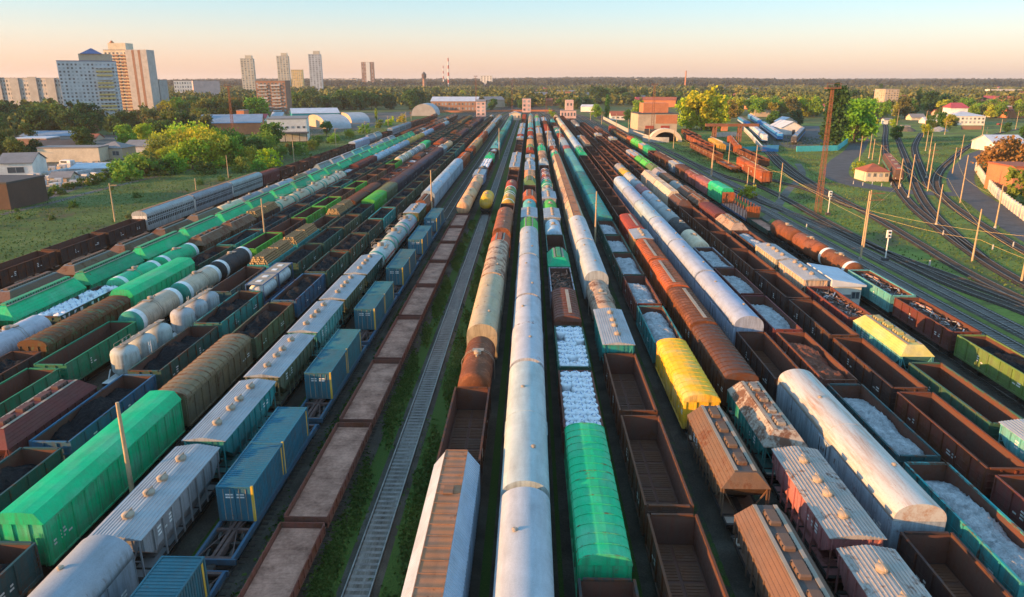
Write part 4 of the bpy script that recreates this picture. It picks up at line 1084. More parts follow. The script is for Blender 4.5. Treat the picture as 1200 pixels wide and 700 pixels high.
for px, b_, tr, lab in ((1037, 306, 270, 'white colour-light signal between the masts and the main line'), (970, 252, 224, 'white colour-light signal at the foot of the lattice mast')):
    p = gp(px, b_); hh = z_at_row(p.x, p.y, tr); t = thing('railway_signal', lab, 'signal', p)
    MB().cyl((0, 0, .3), (0, 0, hh - .9), .11, .1, 8, 'signal_white').build('post', t)
    MB().bx(-.5, .5, -.4, .4, 0, .55, 'roof_dark').build('base_box', t)
    hd = MB().bx(-.36, .36, -.16, .16, hh - 1.3, hh, 'signal_white')
    hd.build('signal_head', t)
    for k in range(2): MB().cyl((0, -.161, hh - .95 + k * .6), (0, -.26, hh - .95 + k * .6), .17, .17, 10, 'black_rubber').build('lens_hood', t)
for i, (px, py) in enumerate([(1000 + 11 * k, 216 + .5 * k + (k % 2) * 1.2) for k in range(6)] + [(1187, 290), (1163, 293), (1089, 312), (945, 268), (1105, 276)]):
    t = tag(MB().cyl((0, 0, 0), (0, 0, .95), .16, .12, 8, 'white_paint').cyl((0, 0, .95), (0, 0, 1.02), .15, .05, 8, 'white_paint').build('marker_post', None, gp(px, py)), 'short white marker post beside the crossing road' if i < 6 else 'short white marker post beside the curving tracks', 'post', 'white posts along the crossing road' if i < 6 else 'white posts by the curving tracks')
# contact wires between the masts
def wire(lab, pts, h, sag=.5):
    P = [gp(*q) for q in pts]; m = MB()
    for a, b_ in zip(P, P[1:]):
        prev = None
        for k in range(9):
            t = k / 8; q = a + (b_ - a) * t; q.z = h - sag * 4 * t * (1 - t)
            if prev: m.cyl(prev, q, .022, None, 4, 'wall_yellow', False)
            prev = q.copy()
    tag(m.build('contact_wire'), lab, 'wire')
wire('contact wire over the tracks curving past the hipped roof house', [(1250, 385), (1139, 307), (1097, 264), (1064, 232), (1053, 222)], 6.2)
wire('second contact wire running along the outer curving track', [(1290, 330), (1166, 268), (1125, 238), (1116, 204), (1125, 187)], 6.4)
wire('contact wire over the main line between the tall masts', [(1300, 400), (1140, 330), (1012, 291), (913, 233), (853, 198)], 6.5)
wire('third contact wire over the tracks fanning towards the round tower', [(1139, 307), (1106, 240), (1087, 224), (1085, 209), (1084.5, 177), (1082, 161)], 6.4)
wire('fourth contact wire from the paired masts to the crossing road', [(1197, 330), (1012, 291), (1064, 232), (1030, 193), (1022, 188)], 7)
wire('fifth contact wire along the main line past the depot wall', [(1008, 305), (913, 233), (875, 224), (833, 207), (789, 175), (736, 160)], 7)
# grass growing beside the empty track and in the right verge
def grass(name, n, fx, seed, size, mask=False):
    rg = np.random.default_rng(seed); C = fx(rg, n)
    if mask:
        occ = set()
        for a, b_ in TRACK_PTS:
            for dx in (-2, -1, 0, 1, 2):
                for dy in (-2, -1, 0, 1, 2):
                    if dx * dx + dy * dy <= 4: occ.add((round(a + dx * .8), round(b_ + dy * .8)))
        for P, w in ROADS:
            for a, b_ in zip(P, P[1:]):
                k_ = max(1, int((b_ - a).length)); r_ = int(w / 2)
                for q in range(k_):
                    o_ = a + (b_ - a) * (q / k_)
                    for dx in range(-r_, r_ + 1):
                        for dy in range(-r_, r_ + 1): occ.add((round(o_.x + dx), round(o_.y + dy)))
        C = C[[(round(a), round(b_)) not in occ for a, b_ in C[:, :2]]]
    V, Q = quads_at(C, rg.uniform(.5, 1.3, len(C)) * size, rg, 1.2)
    return tag(obj(name, npmesh(name, V, Q, ['grass_blade'])), kind='stuff')
def strip(rg, n):
    y = 28 + 130 * rg.random(n) ** 1.6
    side = rg.random(n)
    x = np.where(side < .5, -12.55 + rg.normal(size=n) * .42, np.where(side < .9, -7.75 + rg.normal(size=n) * .5, -17.1 + rg.normal(size=n) * .3))
    k = (np.sin(y * .55 + x * 2) + np.sin(y * .21 + x) + rg.normal(size=n) * .5) > -.3
    return np.stack([x, y, np.full(n, .06) + rg.random(n) * .06], 1)[k]
grass('grass', 70000, strip, 5, .085)
def verge(rg, n):
    x = 63.5 + 190 * rg.random(n); y = 85 + 330 * rg.random(n) ** 1.2
    k = (np.sin(y * .12 + x * .2) + np.sin(y * .05 - x * .31 + 1) + rg.normal(size=n) * 1.2) > -.9
    return np.stack([x, y, np.full(n, .05) + rg.random(n) * .16], 1)[k]
grass('meadow_grass', 140000, verge, 6, .11, True)
def fieldg(rg, n):
    x = -82 - 110 * rg.random(n); y = 90 + 380 * rg.random(n) ** 1.2
    k = (np.sin(y * .09 + x * .15) + np.sin(y * .04 - x * .21 + 2) + rg.normal(size=n) * 1.2) > -.9
    return np.stack([x, y, np.full(n, .05) + rg.random(n) * .16], 1)[k]
grass('field_grass', 90000, fieldg, 7, .10)
# ------------------------------------------------------------------ wagons: parts of each kind
class Part:
    def __init__(s, name, mb, loc=(0, 0, 0), rz=0, kids=()):
        s.name, s.mb, s.loc, s.rz, s.kids, s.me = name, mb, loc, rz, list(kids), None
    def data(s):
        if s.me is None: s.me = s.mb.mesh(s.name)
        return s.me
    def place(s, parent, col, kids=True):
        o = obj(s.name, s.data(), parent, s.loc, s.rz, col)
        for k in (s.kids if kids else ()): k.place(o, col)
        return o
    def flat(s, out, off=(0, 0, 0), rz=0):
        p = tuple(a + b for a, b in zip(off, s.loc)) if not rz else off
        out.merge(s.mb, p, s.rz)
        for k in s.kids: k.flat(out, p)

def wheelset_mb():
    m = MB()
    for sx in (-1, 1):
        m.cyl((sx * .70, 0, 0), (sx * .84, 0, 0), .475, None, 14, 'wheel_steel')
        m.cyl((sx * .66, 0, 0), (sx * .70, 0, 0), .51, None, 14, 'wheel_steel')
    m.cyl((-1.05, 0, 0), (1.05, 0, 0), .085, None, 6, 'running_gear')
    return m
WHEELS = wheelset_mb()
def bogie_mb():
    m = MB()
    for sx in (-1, 1):
        x = sx * 1.02
        m.loft([[(x - .07, -1.25, .42), (x + .07, -1.25, .42), (x + .07, -1.25, .64), (x - .07, -1.25, .64)],
                [(x - .07, -.55, .30), (x + .07, -.55, .30), (x + .07, -.55, .78), (x - .07, -.55, .78)],
                [(x - .07, .55, .30), (x + .07, .55, .30), (x + .07, .55, .78), (x - .07, .55, .78)],
                [(x - .07, 1.25, .42), (x + .07, 1.25, .42), (x + .07, 1.25, .64), (x - .07, 1.25, .64)]], 'running_gear')
        for y in (-.93, .93): m.bx(x - .13, x + .13, y - .15, y + .15, .36, .66, 'running_gear')
    m.bx(-1.1, 1.1, -.2, .2, .45, .8, 'running_gear')
    return m
BOGIE = bogie_mb()
def bogie(y):
    return Part('bogie', BOGIE, (0, y, RAIL), 0, [Part('wheelset', WHEELS, (0, -.925, .475)), Part('wheelset', WHEELS, (0, .925, .475))])
def underframe(L, B, mat='running_gear', z=1.15, w=1.35):
    m = MB()
    m.bx(-.22, .22, -B / 2, B / 2, z - .2, z + .2, mat)
    for y in (-B / 2 + .12, B / 2 - .12): m.bx(-w, w, y - .12, y + .12, z - .02, z + .24, mat)
    for sx in (-1, 1): m.bx(sx * w - .05, sx * w + .05, -B / 2, B / 2, z + .06, z + .24, mat)
    for k in range(5):
        y = -B / 2 + B * (k + .5) / 5
        m.bx(-w, w, y - .06, y + .06, z, z + .22, mat)
    for sy in (-1, 1):
        m.bx(-.13, .13, min(sy * B / 2, sy * (L / 2 - .02)), max(sy * B / 2, sy * (L / 2 - .02)), z - .1, z + .12, mat)
        m.bx(-.26, .26, min(sy * (L / 2 - .3), sy * (L / 2 - .02)), max(sy * (L / 2 - .3), sy * (L / 2 - .02)), z - .18, z + .2, mat)
    m.cyl((.55, -1.0, z - .15), (.55, .2, z - .15), .19, None, 8, mat)
    return m
def ladder_mb(h, w=.4, mat='paint'):
    m = MB()
    for x in (-w / 2, w / 2): m.bar((x, 0, 0), (x, 0, h), .035, mat)
    for k in range(int(h / .32)): m.bar((-w / 2, 0, .2 + k * .32), (w / 2, 0, .2 + k * .32), .025, mat)
    return m
def running(L, B, inset=2.05, **kw):
    yb = B / 2 - inset
    return [Part('underframe', underframe(L, B, **kw)), bogie(-yb), bogie(yb)]
def stencils(m, x, y0, z0, rs, n=3):
    """small unreadable painted data panels low on a side"""
    for k in range(n):
        y = y0 + k * .72; w = rs.uniform(.3, .62); sx = 1 if x > 0 else -1
        for j in range(rs.randint(1, 3)):
            z = z0 + j * .24
            m.bx(min(x, x + sx * .008), max(x, x + sx * .008), y, y + w * rs.uniform(.6, 1), z, z + .12, 'white_paint')

def W_gon(L, rs, ribs=7):
    B = L - 1.02; hw = 1.44; z0, z1 = 1.38, 3.46
    m = MB()
    for sx in (-1, 1):
        a, b = sorted((sx * hw, sx * (hw + .05)))
        m.bx(a, b, -B / 2, B / 2, z0, z1, 'paint')
        ia, ib = sorted((sx * (hw - .012), sx * (hw - .002)))
        m.bx(ia, ib, -B / 2 + .06, B / 2 - .06, z0 + .1, z1 - .02, 'interior')
        a, b = sorted((sx * (hw - .02), sx * (hw + .13)))
        m.bx(a, b, -B / 2 - .03, B / 2 + .03, z1 + .002, z1 + .12, 'paint_worn')
        a, b = sorted((sx * (hw + .052), sx * (hw + .15)))
        m.bx(a, b, -B / 2, B / 2, z0 - .1, z0 + .1, 'paint')
        for k in range(ribs + 1):
            y = -B / 2 + .06 + (B - .12) * k / ribs
            m.bx(a, b, y - .06, y + .06, z0 + .102, z1, 'paint_worn')
        for k in range(ribs):
            yc = -B / 2 + .06 + (B - .12) * (k + .5) / ribs; q = (B / ribs) * .36
            for zz in (z0 + .55, z0 + 1.15):
                a2, b2 = sorted((sx * (hw + .051), sx * (hw + .075)))
                m.bx(a2, b2, yc - q, yc + q, zz, zz + .07, 'paint')
        stencils(m, sx * (hw + .077), -B / 2 + B / ribs * 1.2, z0 + .75, rs, 2)
        stencils(m, sx * (hw + .077), B / 2 - B / ribs * 2.6, z0 + .75, rs, 2)
    for sy in (-1, 1):
        a, b = sorted((sy * B / 2, sy * (B / 2 - .06)))
        m.bx(-hw + .002, hw - .002, a, b, z0, z1 - .002, 'paint')
        a3, b3 = sorted((sy * (B / 2 - .062), sy * (B / 2 - .072)))
        m.bx(-hw + .02, hw - .02, a3, b3, z0 + .1, z1 - .03, 'interior')
        for zz in (z0 + .5, z0 + 1.05, z0 + 1.6):
            a, b = sorted((sy * B / 2, sy * (B / 2 + .07)))
            m.bx(-hw + .1, hw - .1, a, b, zz, zz + .12, 'paint')
        for x in (-.5, .5):
            a, b = sorted((sy * B / 2, sy * (B / 2 + .09)))
            m.bx(x - .06, x + .06, a, b, z0, z1 - .05, 'paint')
        a, b = sorted((sy * (B / 2 - .08), sy * (B / 2 + .1)))
        m.bx(-hw + .135, hw - .135, a, b, z1 + .004, z1 + .12, 'paint_worn')
    fl = MB().bx(-hw + .014, hw - .014, -B / 2 + .075, B / 2 - .075, z0 - .02, z0 + .04, 'interior')
    hs = []
    hm = MB().bx(-.6, .6, -.78, .78, 0, .05, 'floor_plate')
    for k in range(5): hm.bx(-.55, .55, -.6 + k * .27, -.52 + k * .27, .051, .085, 'floor_plate')
    for k in range(ribs):
        y = -B / 2 + .06 + (B - .12) * (k + .5) / ribs
        for x in (-.69, .69): hs.append(Part('floor_hatch', hm, (x, y, z0 + .042)))
    P = [Part('body', m), Part('floor', fl, kids=hs)] + running(L, B)
    for sx, sy in ((-1, -1), (1, 1)):
        P.append(Part('ladder', ladder_mb(1.7), (sx * (hw + .2), sy * (B / 2 - .35), z0 - .1), math.pi / 2))
    return P
def arc_roof(hw, ze, zc, n=9):
    """half arch: points from the right eave over the crown to the left eave"""
    r = []
    for i in range(n + 1):
        t = math.pi * i / n
        r.append((hw * math.cos(t), ze + (zc - ze) * math.sin(t) ** .8))
    return r
def W_box(L, rs, zc=4.42, ze=3.75, ribroof=True, doors=True, flatroof=False, roofmat='paint', board=False):
    B = L - .95; hw = 1.42; z0 = 1.25
    m = MB()
    m.bx(-hw, hw, -B / 2, B / 2, z0, ze, 'paint')
    nr = max(8, int(B / 1.35))
    for sx in (-1, 1):
        for k in range(nr + 1):
            y = -B / 2 + .07 + (B - .14) * k / nr
            if doors and abs(y) < 1.3: continue
            a, b = sorted((sx * hw, sx * (hw + .09)))
            m.bx(a, b, y - .05, y + .05, z0, ze - .06, 'paint')
        for zz in (z0 + .02, ze - .14):
            a, b = sorted((sx * hw, sx * (hw + .11)))
            m.bx(a, b, -B / 2, B / 2, zz, zz + .1, 'paint')
        stencils(m, sx * (hw + .012), -B / 2 + .6, z0 + 1.0, rs, 3)
    for sy in (-1, 1):
        for x in (-1.36, -.5, .5, 1.36):
            a, b = sorted((sy * B / 2, sy * (B / 2 + .08)))
            m.bx(x - .06, x + .06, a, b, z0, ze - .02, 'paint')
    r = MB(); e = hw + .12
    prof = [(e, ze), (1.02, zc - .06), (.35, zc), (-.35, zc), (-1.02, zc - .06), (-e, ze)] if flatroof else arc_roof(e, ze, zc)
    r.ext(prof, -B / 2 - .08, B / 2 + .08, roofmat, smooth=False)
    if ribroof:
        n = int(B / .95)
        big = [(x * 1.012, z + .045) for x, z in prof]
        for k in range(n + 1):
            y = -B / 2 + B * k / n
            r.ext(big, y - .045, y + .045, 'paint_worn' if roofmat == 'paint' else roofmat)
    if board:
        r.bx(.1, .5, -B / 2 + 1, B / 2 - 1, zc + .05, zc + .09, 'walkway')
    P = [Part('body', m), Part('roof', r)]
    if doors:
        for sx in (-1, 1):
            d = MB()
            a, b = sorted((sx * (hw + .03), sx * (hw + .1)))
            d.bx(a, b, -1.2, 1.2, z0 + .05, ze - .2, 'paint')
            for yy in (-1.1, -.05, 1.0):
                a2, b2 = sorted((sx * (hw + .1), sx * (hw + .14)))
                d.bx(a2, b2, yy, yy + .1, z0 + .1, ze - .25, 'paint')
            P.append(Part('door', d))
    P += running(L, B)
    P.append(Part('ladder', ladder_mb(2.3), (hw - .4, -B / 2 - .12, z0), 0))
    return P
def W_big(L, rs, zc=4.95, ze=3.75, prof='arch', mat='paint', roofmat='paint', corr=False):
    """long smooth wagon with a rounded or faceted roof"""
    B = L - .75; hw = 1.58; z0 = 1.1
    m = MB()
    cm = 'paint_corrugated' if corr else mat
    m.bx(-hw, hw, -B / 2, B / 2, z0, ze, cm)
    if not corr:
        for k in range(int(B / 2.6) + 1):
            y = -B / 2 + .03 + (B - .06) * k / int(B / 2.6)
            for sx in (-1, 1):
                a, b = sorted((sx * hw, sx * (hw + .03)))
                m.bx(a, b, y - .03, y + .03, z0, ze - .02, cm)
    else:
        for k in range(int(B / .36)):
            y = -B / 2 + .1 + k * .36
            for sx in (-1, 1):
                a, b = sorted((sx * hw, sx * (hw + .045)))
                m.bx(a, b, y, y + .15, z0 + .1, ze - .1, mat)
    for sx in (-1, 1): stencils(m, sx * (hw + .035), -B / 2 + 1.2, z0 + 1.0, rs, 4)
    for sx in (-1, 1):
        a, b = sorted((sx * hw, sx * (hw + .06)))
        m.bx(a, b, -B / 2, B / 2, z0 - .05, z0 + .08, 'running_gear')
    r = MB()
    if prof == 'arch':
        r.ext(arc_roof(hw + .03, ze, zc, 16), -B / 2 - .02, B / 2 + .02, roofmat, smooth=True)
        r.ext([(x * 1.012, z + .02) for x, z in arc_roof(hw + .03, ze, zc, 16)], -.05, .05, roofmat)
    else:
        e = hw + .03; f = .72; n = int(B / 1.05)
        for s_, mt in (((e, ze), (f, zc)), 'paint_corrugated'), (((-f, zc), (-e, ze)), 'paint_corrugated'), (((f, zc), (-f, zc)), roofmat):
            r.loft([[(s_[0][0], -B / 2, s_[0][1]), (s_[1][0], -B / 2, s_[1][1])], [(s_[0][0], B / 2, s_[0][1]), (s_[1][0], B / 2, s_[1][1])]], mt, False, False, False)
        for sy in (-1, 1):
            r.add([(e, sy * B / 2, ze), (f, sy * B / 2, zc), (-f, sy * B / 2, zc), (-e, sy * B / 2, ze)], [(0, 1, 2, 3)], 'paint')
        for k in range(n + 1):
            y = -B / 2 + B * k / n
            r.bx(-f, f, y - .03, y + .03, zc, zc + .035, roofmat)
        for sx in (-1, 1): r.bx(min(sx * f, sx * (f + .06)), max(sx * f, sx * (f + .06)), -B / 2, B / 2, zc - .02, zc + .03, roofmat)
    P = [Part('body', m), Part('roof', r)]
    if prof == 'arch':
        vm = MB().cyl((0, 0, 0), (0, 0, .16), .13, None, 8, 'walkway').cyl((0, 0, .16), (0, 0, .24), .2, .1, 8, 'walkway')
        for y, x in ((-B * .28, .55), (B * .22, -.3)): P.append(Part('roof_vent', vm, (x, y, zc - .12)))
        for sx in (-1, 1):
            d = MB()
            a, b = sorted((sx * (hw + .035), sx * (hw + .09)))
            d.bx(a, b, -1.1, 1.1, z0 + .15, ze - .15, mat)
            a, b = sorted((sx * (hw + .09), sx * (hw + .12)))
            for yy in (-.7, .6): d.bx(a, b, yy, yy + .06, z0 + .2, ze - .2, 'running_gear')
            P.append(Part('door', d))
    else:
        hm = MB().bx(-.3, .3, -.45, .45, 0, .09, roofmat)
        for k in (-1, 1): P.append(Part('roof_hatch', hm, (0, k * B * .25, zc + .036)))
    P += running(L, B, 2.6)
    return P
def W_cem(L, rs, roof='roof_steel'):
    """hopper wagon with a flat pitched roof, four round hatches and tapering ends on braces"""
    B = L - 1.15; hw = 1.5; ze, zm, zl = 4.12, 2.55, 1.5
    T = B / 2; yb = B / 2 - 1.75
    m = MB()
    up = lambda z, y, x: [(-x, -y, z), (x, -y, z), (x, y, z), (-x, y, z)]
    m.loft([up(zl, yb - .6, 1.0), up(zm, yb + .75, hw), up(3.25, T - .12, hw), up(ze, T - .1, hw)], 'paint')
    m.bx(-1.3, 1.3, -T, T, 1.05, 1.32, 'paint')
    n = 9
    for sx in (-1, 1):
        for k in range(n + 1):
            y = -T + .2 + (B - .4) * k / n
            zb = 1.35 if abs(y) < yb else 2.5 if abs(y) < yb + 1 else 3.2
            a, b = sorted((sx * hw, sx * (hw + .1)))
            m.bx(a, b, y - .045, y + .045, zb, ze - .01, 'paint')
        a, b = sorted((sx * hw, sx * (hw + .115)))
        m.bx(a, b, -T + .1, T - .1, ze - .12, ze - .005, 'paint')
        stencils(m, sx * (hw + .005), -T + 1.9, zm + .5, rs, 3)
    hp = MB()
    for sy in (-1, 1):
        y = sy * T * .42
        hp.loft([[(-1.0, y - 1.1, 1.5), (1.0, y - 1.1, 1.5), (1.0, y + 1.1, 1.5), (-1.0, y + 1.1, 1.5)],
                 [(-.5, y - .4, .65), (.5, y - .4, .65), (.5, y + .4, .65), (-.5, y + .4, .65)]], 'paint')
    r = MB(); e = hw + .14
    r.ext([(e, ze), (e, ze + .04), (0, ze + .3), (-e, ze + .04), (-e, ze)], -T - .12, T + .12, roof)
    for k in range(1, 7):
        for sx in (-1, 1):
            x = sx * e * k / 7; zz = ze + .3 - .26 * k / 7
            r.bx(x - .025, x + .025, -T - .12, T + .12, zz, zz + .035, roof)
    P = [Part('body', m), Part('chute', hp), Part('roof', r)]
    hm = MB().cyl((0, 0, -.05), (0, 0, .18), .33, None, 14, 'walkway').rev_z([(.38, .18), (.36, .24), (.15, .33), (.02, .34)], 14, 'walkway')
    hm.bx(-.05, .05, -.45, .45, .2, .37, 'walkway')
    for y in (-T * .66, -T * .2, T * .12, T * .6): P.append(Part('hatch', hm, (-.12, y, ze + .27)))
    for sy in (-1, 1):
        f = MB(); y = sy * (T - .05)
        for x in (-1.4, 1.4): f.bar((x, y, 1.3), (x, y, ze), .09, 'paint')
        f.bar((-1.4, y, ze - .2), (-.35, y - sy * .2, 1.4), .09, 'paint')
        f.bar((1.4, y, ze - .2), (.35, y - sy * .2, 1.4), .09, 'paint')
        f.bar((-1.4, y, 2.6), (1.4, y, 2.6), .06, 'paint')
        P.append(Part('end_frame', f))
    P += running(L, B, 1.75)
    P.append(Part('ladder', ladder_mb(2.9), (.5, -T + .0, 1.3), 0))
    P.append(Part('ladder', ladder_mb(2.9), (-.5, T - .0, 1.3), 0))
    return P
def W_hop(L, rs, ze=3.45, zt=4.5, f=.85, nh=4, roofmat='paint', slope=1.0, body='paint', chute=True, topmat=None, short=1.1):
    """grain hopper: bevelled roof edges, hatches along the top, sloping ends"""
    B = L - short; T = B / 2; hw = 1.55; z0 = 1.5
    up = lambda z, y, x: [(-x, -y, z), (x, -y, z), (x, y, z), (-x, y, z)]
    m = MB()
    m.loft([up(z0, T - 2.6, .9), up(2.35, T - 1.1, hw), up(ze, T - .02, hw)], body)
    m.bx(-1.3, 1.3, -T, T, 1.02, 1.3, body)
    if short > 2:
        for sy in (-1, 1): m.bx(-1.35, 1.35, min(sy * T, sy * (L / 2 - .55)), max(sy * T, sy * (L / 2 - .55)), 1.2, 1.33, 'walkway')
    n = 11
    for sx in (-1, 1):
        for k in range(n + 1):
            y = -T + .12 + (B - .24) * k / n
            zb = 1.4 if abs(y) < T - 2.2 else 2.3
            a, b = sorted((sx * hw, sx * (hw + .09)))
            m.bx(a, b, y - .045, y + .045, zb, ze - .01, body)
        stencils(m, sx * (hw + .005), -T + 2.2, 2.5, rs, 3)
    r = MB(); e = hw + .1
    r.loft([up(ze, T + .06, e), up(zt, T - slope, f)], roofmat, True)
    r.loft([up(zt, T - slope, f), up(zt + .05, T - slope - .05, f - .04)], topmat or roofmat, True)
    k = 0
    while k < 5:   # seams running along the bevel
        for sx in (-1, 1):
            x0 = sx * (e + (f - e) * (k + .5) / 5); zz = ze + (zt - ze) * (k + .5) / 5
            r.bar((x0, -T + slope * (k + .5) / 5, zz), (x0, T - slope * (k + .5) / 5, zz), .03, roofmat)
        k += 1
    for sx in (-1, 1):
        r.bx(sx * .62 - .12, sx * .62 + .12, -T + slope + .1, T - slope - .1, zt + .09, zt + .12, 'walkway')
    P = [Part('body', m), Part('roof', r)]
    hm = MB()
    hm.loft([[(x, y, 0) for x, y in q] for q in ([(-.3, -.72), (.3, -.72), (.36, -.6), (.36, .6), (.3, .72), (-.3, .72), (-.36, .6), (-.36, -.6)],)] +
            [[(x, y, .2) for x, y in ((-.3, -.72), (.3, -.72), (.36, -.6), (.36, .6), (.3, .72), (-.3, .72), (-.36, .6), (-.36, -.6))]] +
            [[(x * .8, y * .86, .28) for x, y in ((-.3, -.72), (.3, -.72), (.36, -.6), (.36, .6), (.3, .72), (-.3, .72), (-.36, .6), (-.36, -.6))]], roofmat)
    for sx in (-1, 1):
        for yy in (-.5, 0, .5): hm.bx(sx * .36 - .04, sx * .36 + .04, yy - .04, yy + .04, .02, .26, 'running_gear')
    for k in range(nh): P.append(Part('hatch', hm, (0, -T + slope + .35 + (B - 2 * slope - .7) * (k + .5) / nh, zt + .05)))
    if chute:
        hp = MB()
        for k in (-1, 0, 1):
            y = k * T * .42
            hp.loft([[(-.9, y - .9, 1.5), (.9, y - .9, 1.5), (.9, y + .9, 1.5), (-.9, y + .9, 1.5)], [(-.4, y - .3, .65), (.4, y - .3, .65), (.4, y + .3, .65), (-.4, y + .3, .65)]], 'running_gear')
        P.append(Part('chute', hp))
    for sy in (-1, 1):
        f_ = MB(); y = sy * (T - .08)
        for x in (-1.45, 1.45): f_.bar((x, y, 1.3), (x, y, ze), .09, body)
        f_.bar((-1.45, y, ze - .15), (-.4, y - sy * .3, 1.35), .08, body); f_.bar((1.45, y, ze - .15), (.4, y - sy * .3, 1.35), .08, body)
        P.append(Part('end_frame', f_))
    P += running(L, L - 1.1, 1.8)
    P.append(Part('ladder', ladder_mb(2.2), (.5, -T - .02, 1.3), 0))
    return P
def tank_parts(L, B, r=1.5, zc=2.78, band=None, endmat='paint', stripe=None, gas=False):
    T = B / 2
    m = MB()
    pts = [(.05, -T), (r * .5, -T + .06), (r * .82, -T + .22), (r * .96, -T + .42), (r, -T + .62)]
    bk = 1.0
    full = pts + [(r, T - .62)] + [(a, -b) for a, b in pts[::-1][1:]]
    if band:
        m.rev_y(pts, 24, endmat, 0, zc)
        m.rev_y([(r, -T + .62), (r, -T + .62 + .9)], 24, band, 0, zc)
        m.rev_y([(r, -T + 1.52), (r, T - 1.52)], 24, 'paint', 0, zc)
        m.rev_y([(r, T - 1.52), (r, T - .62)], 24, band, 0, zc)
        m.rev_y([(a, -b) for a, b in pts[::-1]], 24, endmat, 0, zc)
    else:
        m.rev_y(full, 24, 'paint', 0, zc)
    for y in (-T * .55, 0, T * .55): m.rev_y([(r + .015, y - .06), (r + .03, y), (r + .015, y + .06)], 24, 'paint', 0, zc)
    if stripe:
        for sx in (-1, 1): m.bx(sx * (r + .003) - .012, sx * (r + .003) + .012, -T + .8, T - .8, zc - .12, zc + .12, stripe)
    sd = MB()
    for sy in (-1, 1):
        y = sy * (T - 1.9)
        sd.bx(-1.2, 1.2, y - .35, y + .35, 1.3, zc - r * .62, 'running_gear')
    P = [Part('tank', m), Part('saddle', sd)]
    zt = zc + r
    d = MB()
    if gas:
        d.cyl((0, 0, zt - .15), (0, 0, zt + .45), .55, .5, 14, 'walkway').rev_z([(.52, zt + .45), (.3, zt + .55), (.02, zt + .57)], 14, 'walkway')
        P.append(Part('dome', d))
        pl = MB()
        for sx in (-1, 1): pl.bx(sx * .95 - .25, sx * .95 + .25, -1.3, 1.3, zt - .12, zt - .08, 'walkway')
        for sx in (-1, 1):
            for y in (-1.3, 0, 1.3): pl.bar((sx * 1.2, y, zt - .1), (sx * 1.2, y, zt + .75), .035, 'walkway')
            for z in (zt + .35, zt + .75): pl.bar((sx * 1.2, -1.3, z), (sx * 1.2, 1.3, z), .03, 'walkway')
        for sy in (-1, 1): pl.bar((-1.2, sy * 1.3, zt + .75), (1.2, sy * 1.3, zt + .75), .03, 'walkway')
        P.append(Part('platform', pl))
    else:
        d.cyl((0, 0, zt - .1), (0, 0, zt + .22), .36, None, 12, 'walkway').rev_z([(.4, zt + .22), (.3, zt + .3), (.02, zt + .34)], 12, 'walkway')
        d.cyl((0, .9, zt - .1), (0, .9, zt + .18), .12, None, 8, 'walkway')
        P.append(Part('dome', d))
        pl = MB()
        pl.bx(-.55, .55, -1.25, -.5, zt + .02, zt + .06, 'walkway')
        for x in (-.5, .5):
            for y in (-1.2, -.55): pl.bar((x, y, zt - .15), (x, y, zt + .02), .03, 'walkway')
        P.append(Part('platform', pl))
    lm = MB()
    for sx in (-1, 1):
        a = [(sx * (r + .12), zc - 1.4), (sx * (r + .12), zc + .4), (sx * (r * .75), zc + r * .82), (sx * .5, zt + .05)]
        for y in (-.9, -.5):
            for q in range(3): lm.bar((a[q][0], y, a[q][1]), (a[q + 1][0], y, a[q + 1][1]), .035, 'walkway')
        for q in range(5): lm.bar((sx * (r + .12), -.9, zc - 1.2 + q * .35), (sx * (r + .12), -.5, zc - 1.2 + q * .35), .025, 'walkway')
    P.append(Part('ladder', lm))
    return P
def W_tnk(L, rs, **kw):
    B = L - 1.0
    return tank_parts(L, B, **kw) + running(L, B, 1.95)
def W_silo(L, rs):
    B = L - 1.1; P = []
    top = MB()
    for k in (-1, 0, 1):
        y = k * 3.4
        s = MB().rev_z([(.25, .75), (.55, 1.2), (1.26, 2.0), (1.32, 2.12), (1.32, 3.78), (1.24, 4.05), (1.0, 4.27), (.6, 4.42), (.25, 4.48), (.03, 4.5)], 24, 'paint', 0, y)
        s.rev_z([(1.33, 2.9), (1.345, 2.94), (1.33, 2.98)], 24, 'paint', 0, y)
        P.append(Part('silo', s))
        top.cyl((.0, y, 4.45), (0, y, 4.72), .3, None, 10, 'walkway')
        for a in range(6):
            t = a * math.pi / 3 + .3
    top.bx(-.3, .3, -4.4, 4.4, 4.6, 4.65, 'walkway')
    for sx in (-1, 1):
        top.bar((sx * .35, -4.4, 5.0), (sx * .35, -1.4, 5.0), .03, 'walkway')
        for y in (-4.4, -2.9, -1.4): top.bar((sx * .35, y, 4.6), (sx * .35, y, 5.0), .03, 'walkway')
    P.append(Part('walkway', top))
    fr = MB().bx(-1.4, 1.4, -B / 2, B / 2, 1.28, 1.42, 'white_paint')
    for k in (-1.5, -.5, .5, 1.5):
        y = k * 3.05
        for sx in (-1, 1): fr.bar((sx * 1.35, y, 1.35), (sx * 1.2, y * .92, 2.3), .09, 'white_paint')
    P.append(Part('frame', fr))
    lad = ladder_mb(3.0, .4, 'white_paint')
    P.append(Part('ladder', lad, (1.56, -1.5, 1.4), math.pi / 2))
    return P + running(L, B, 1.9)
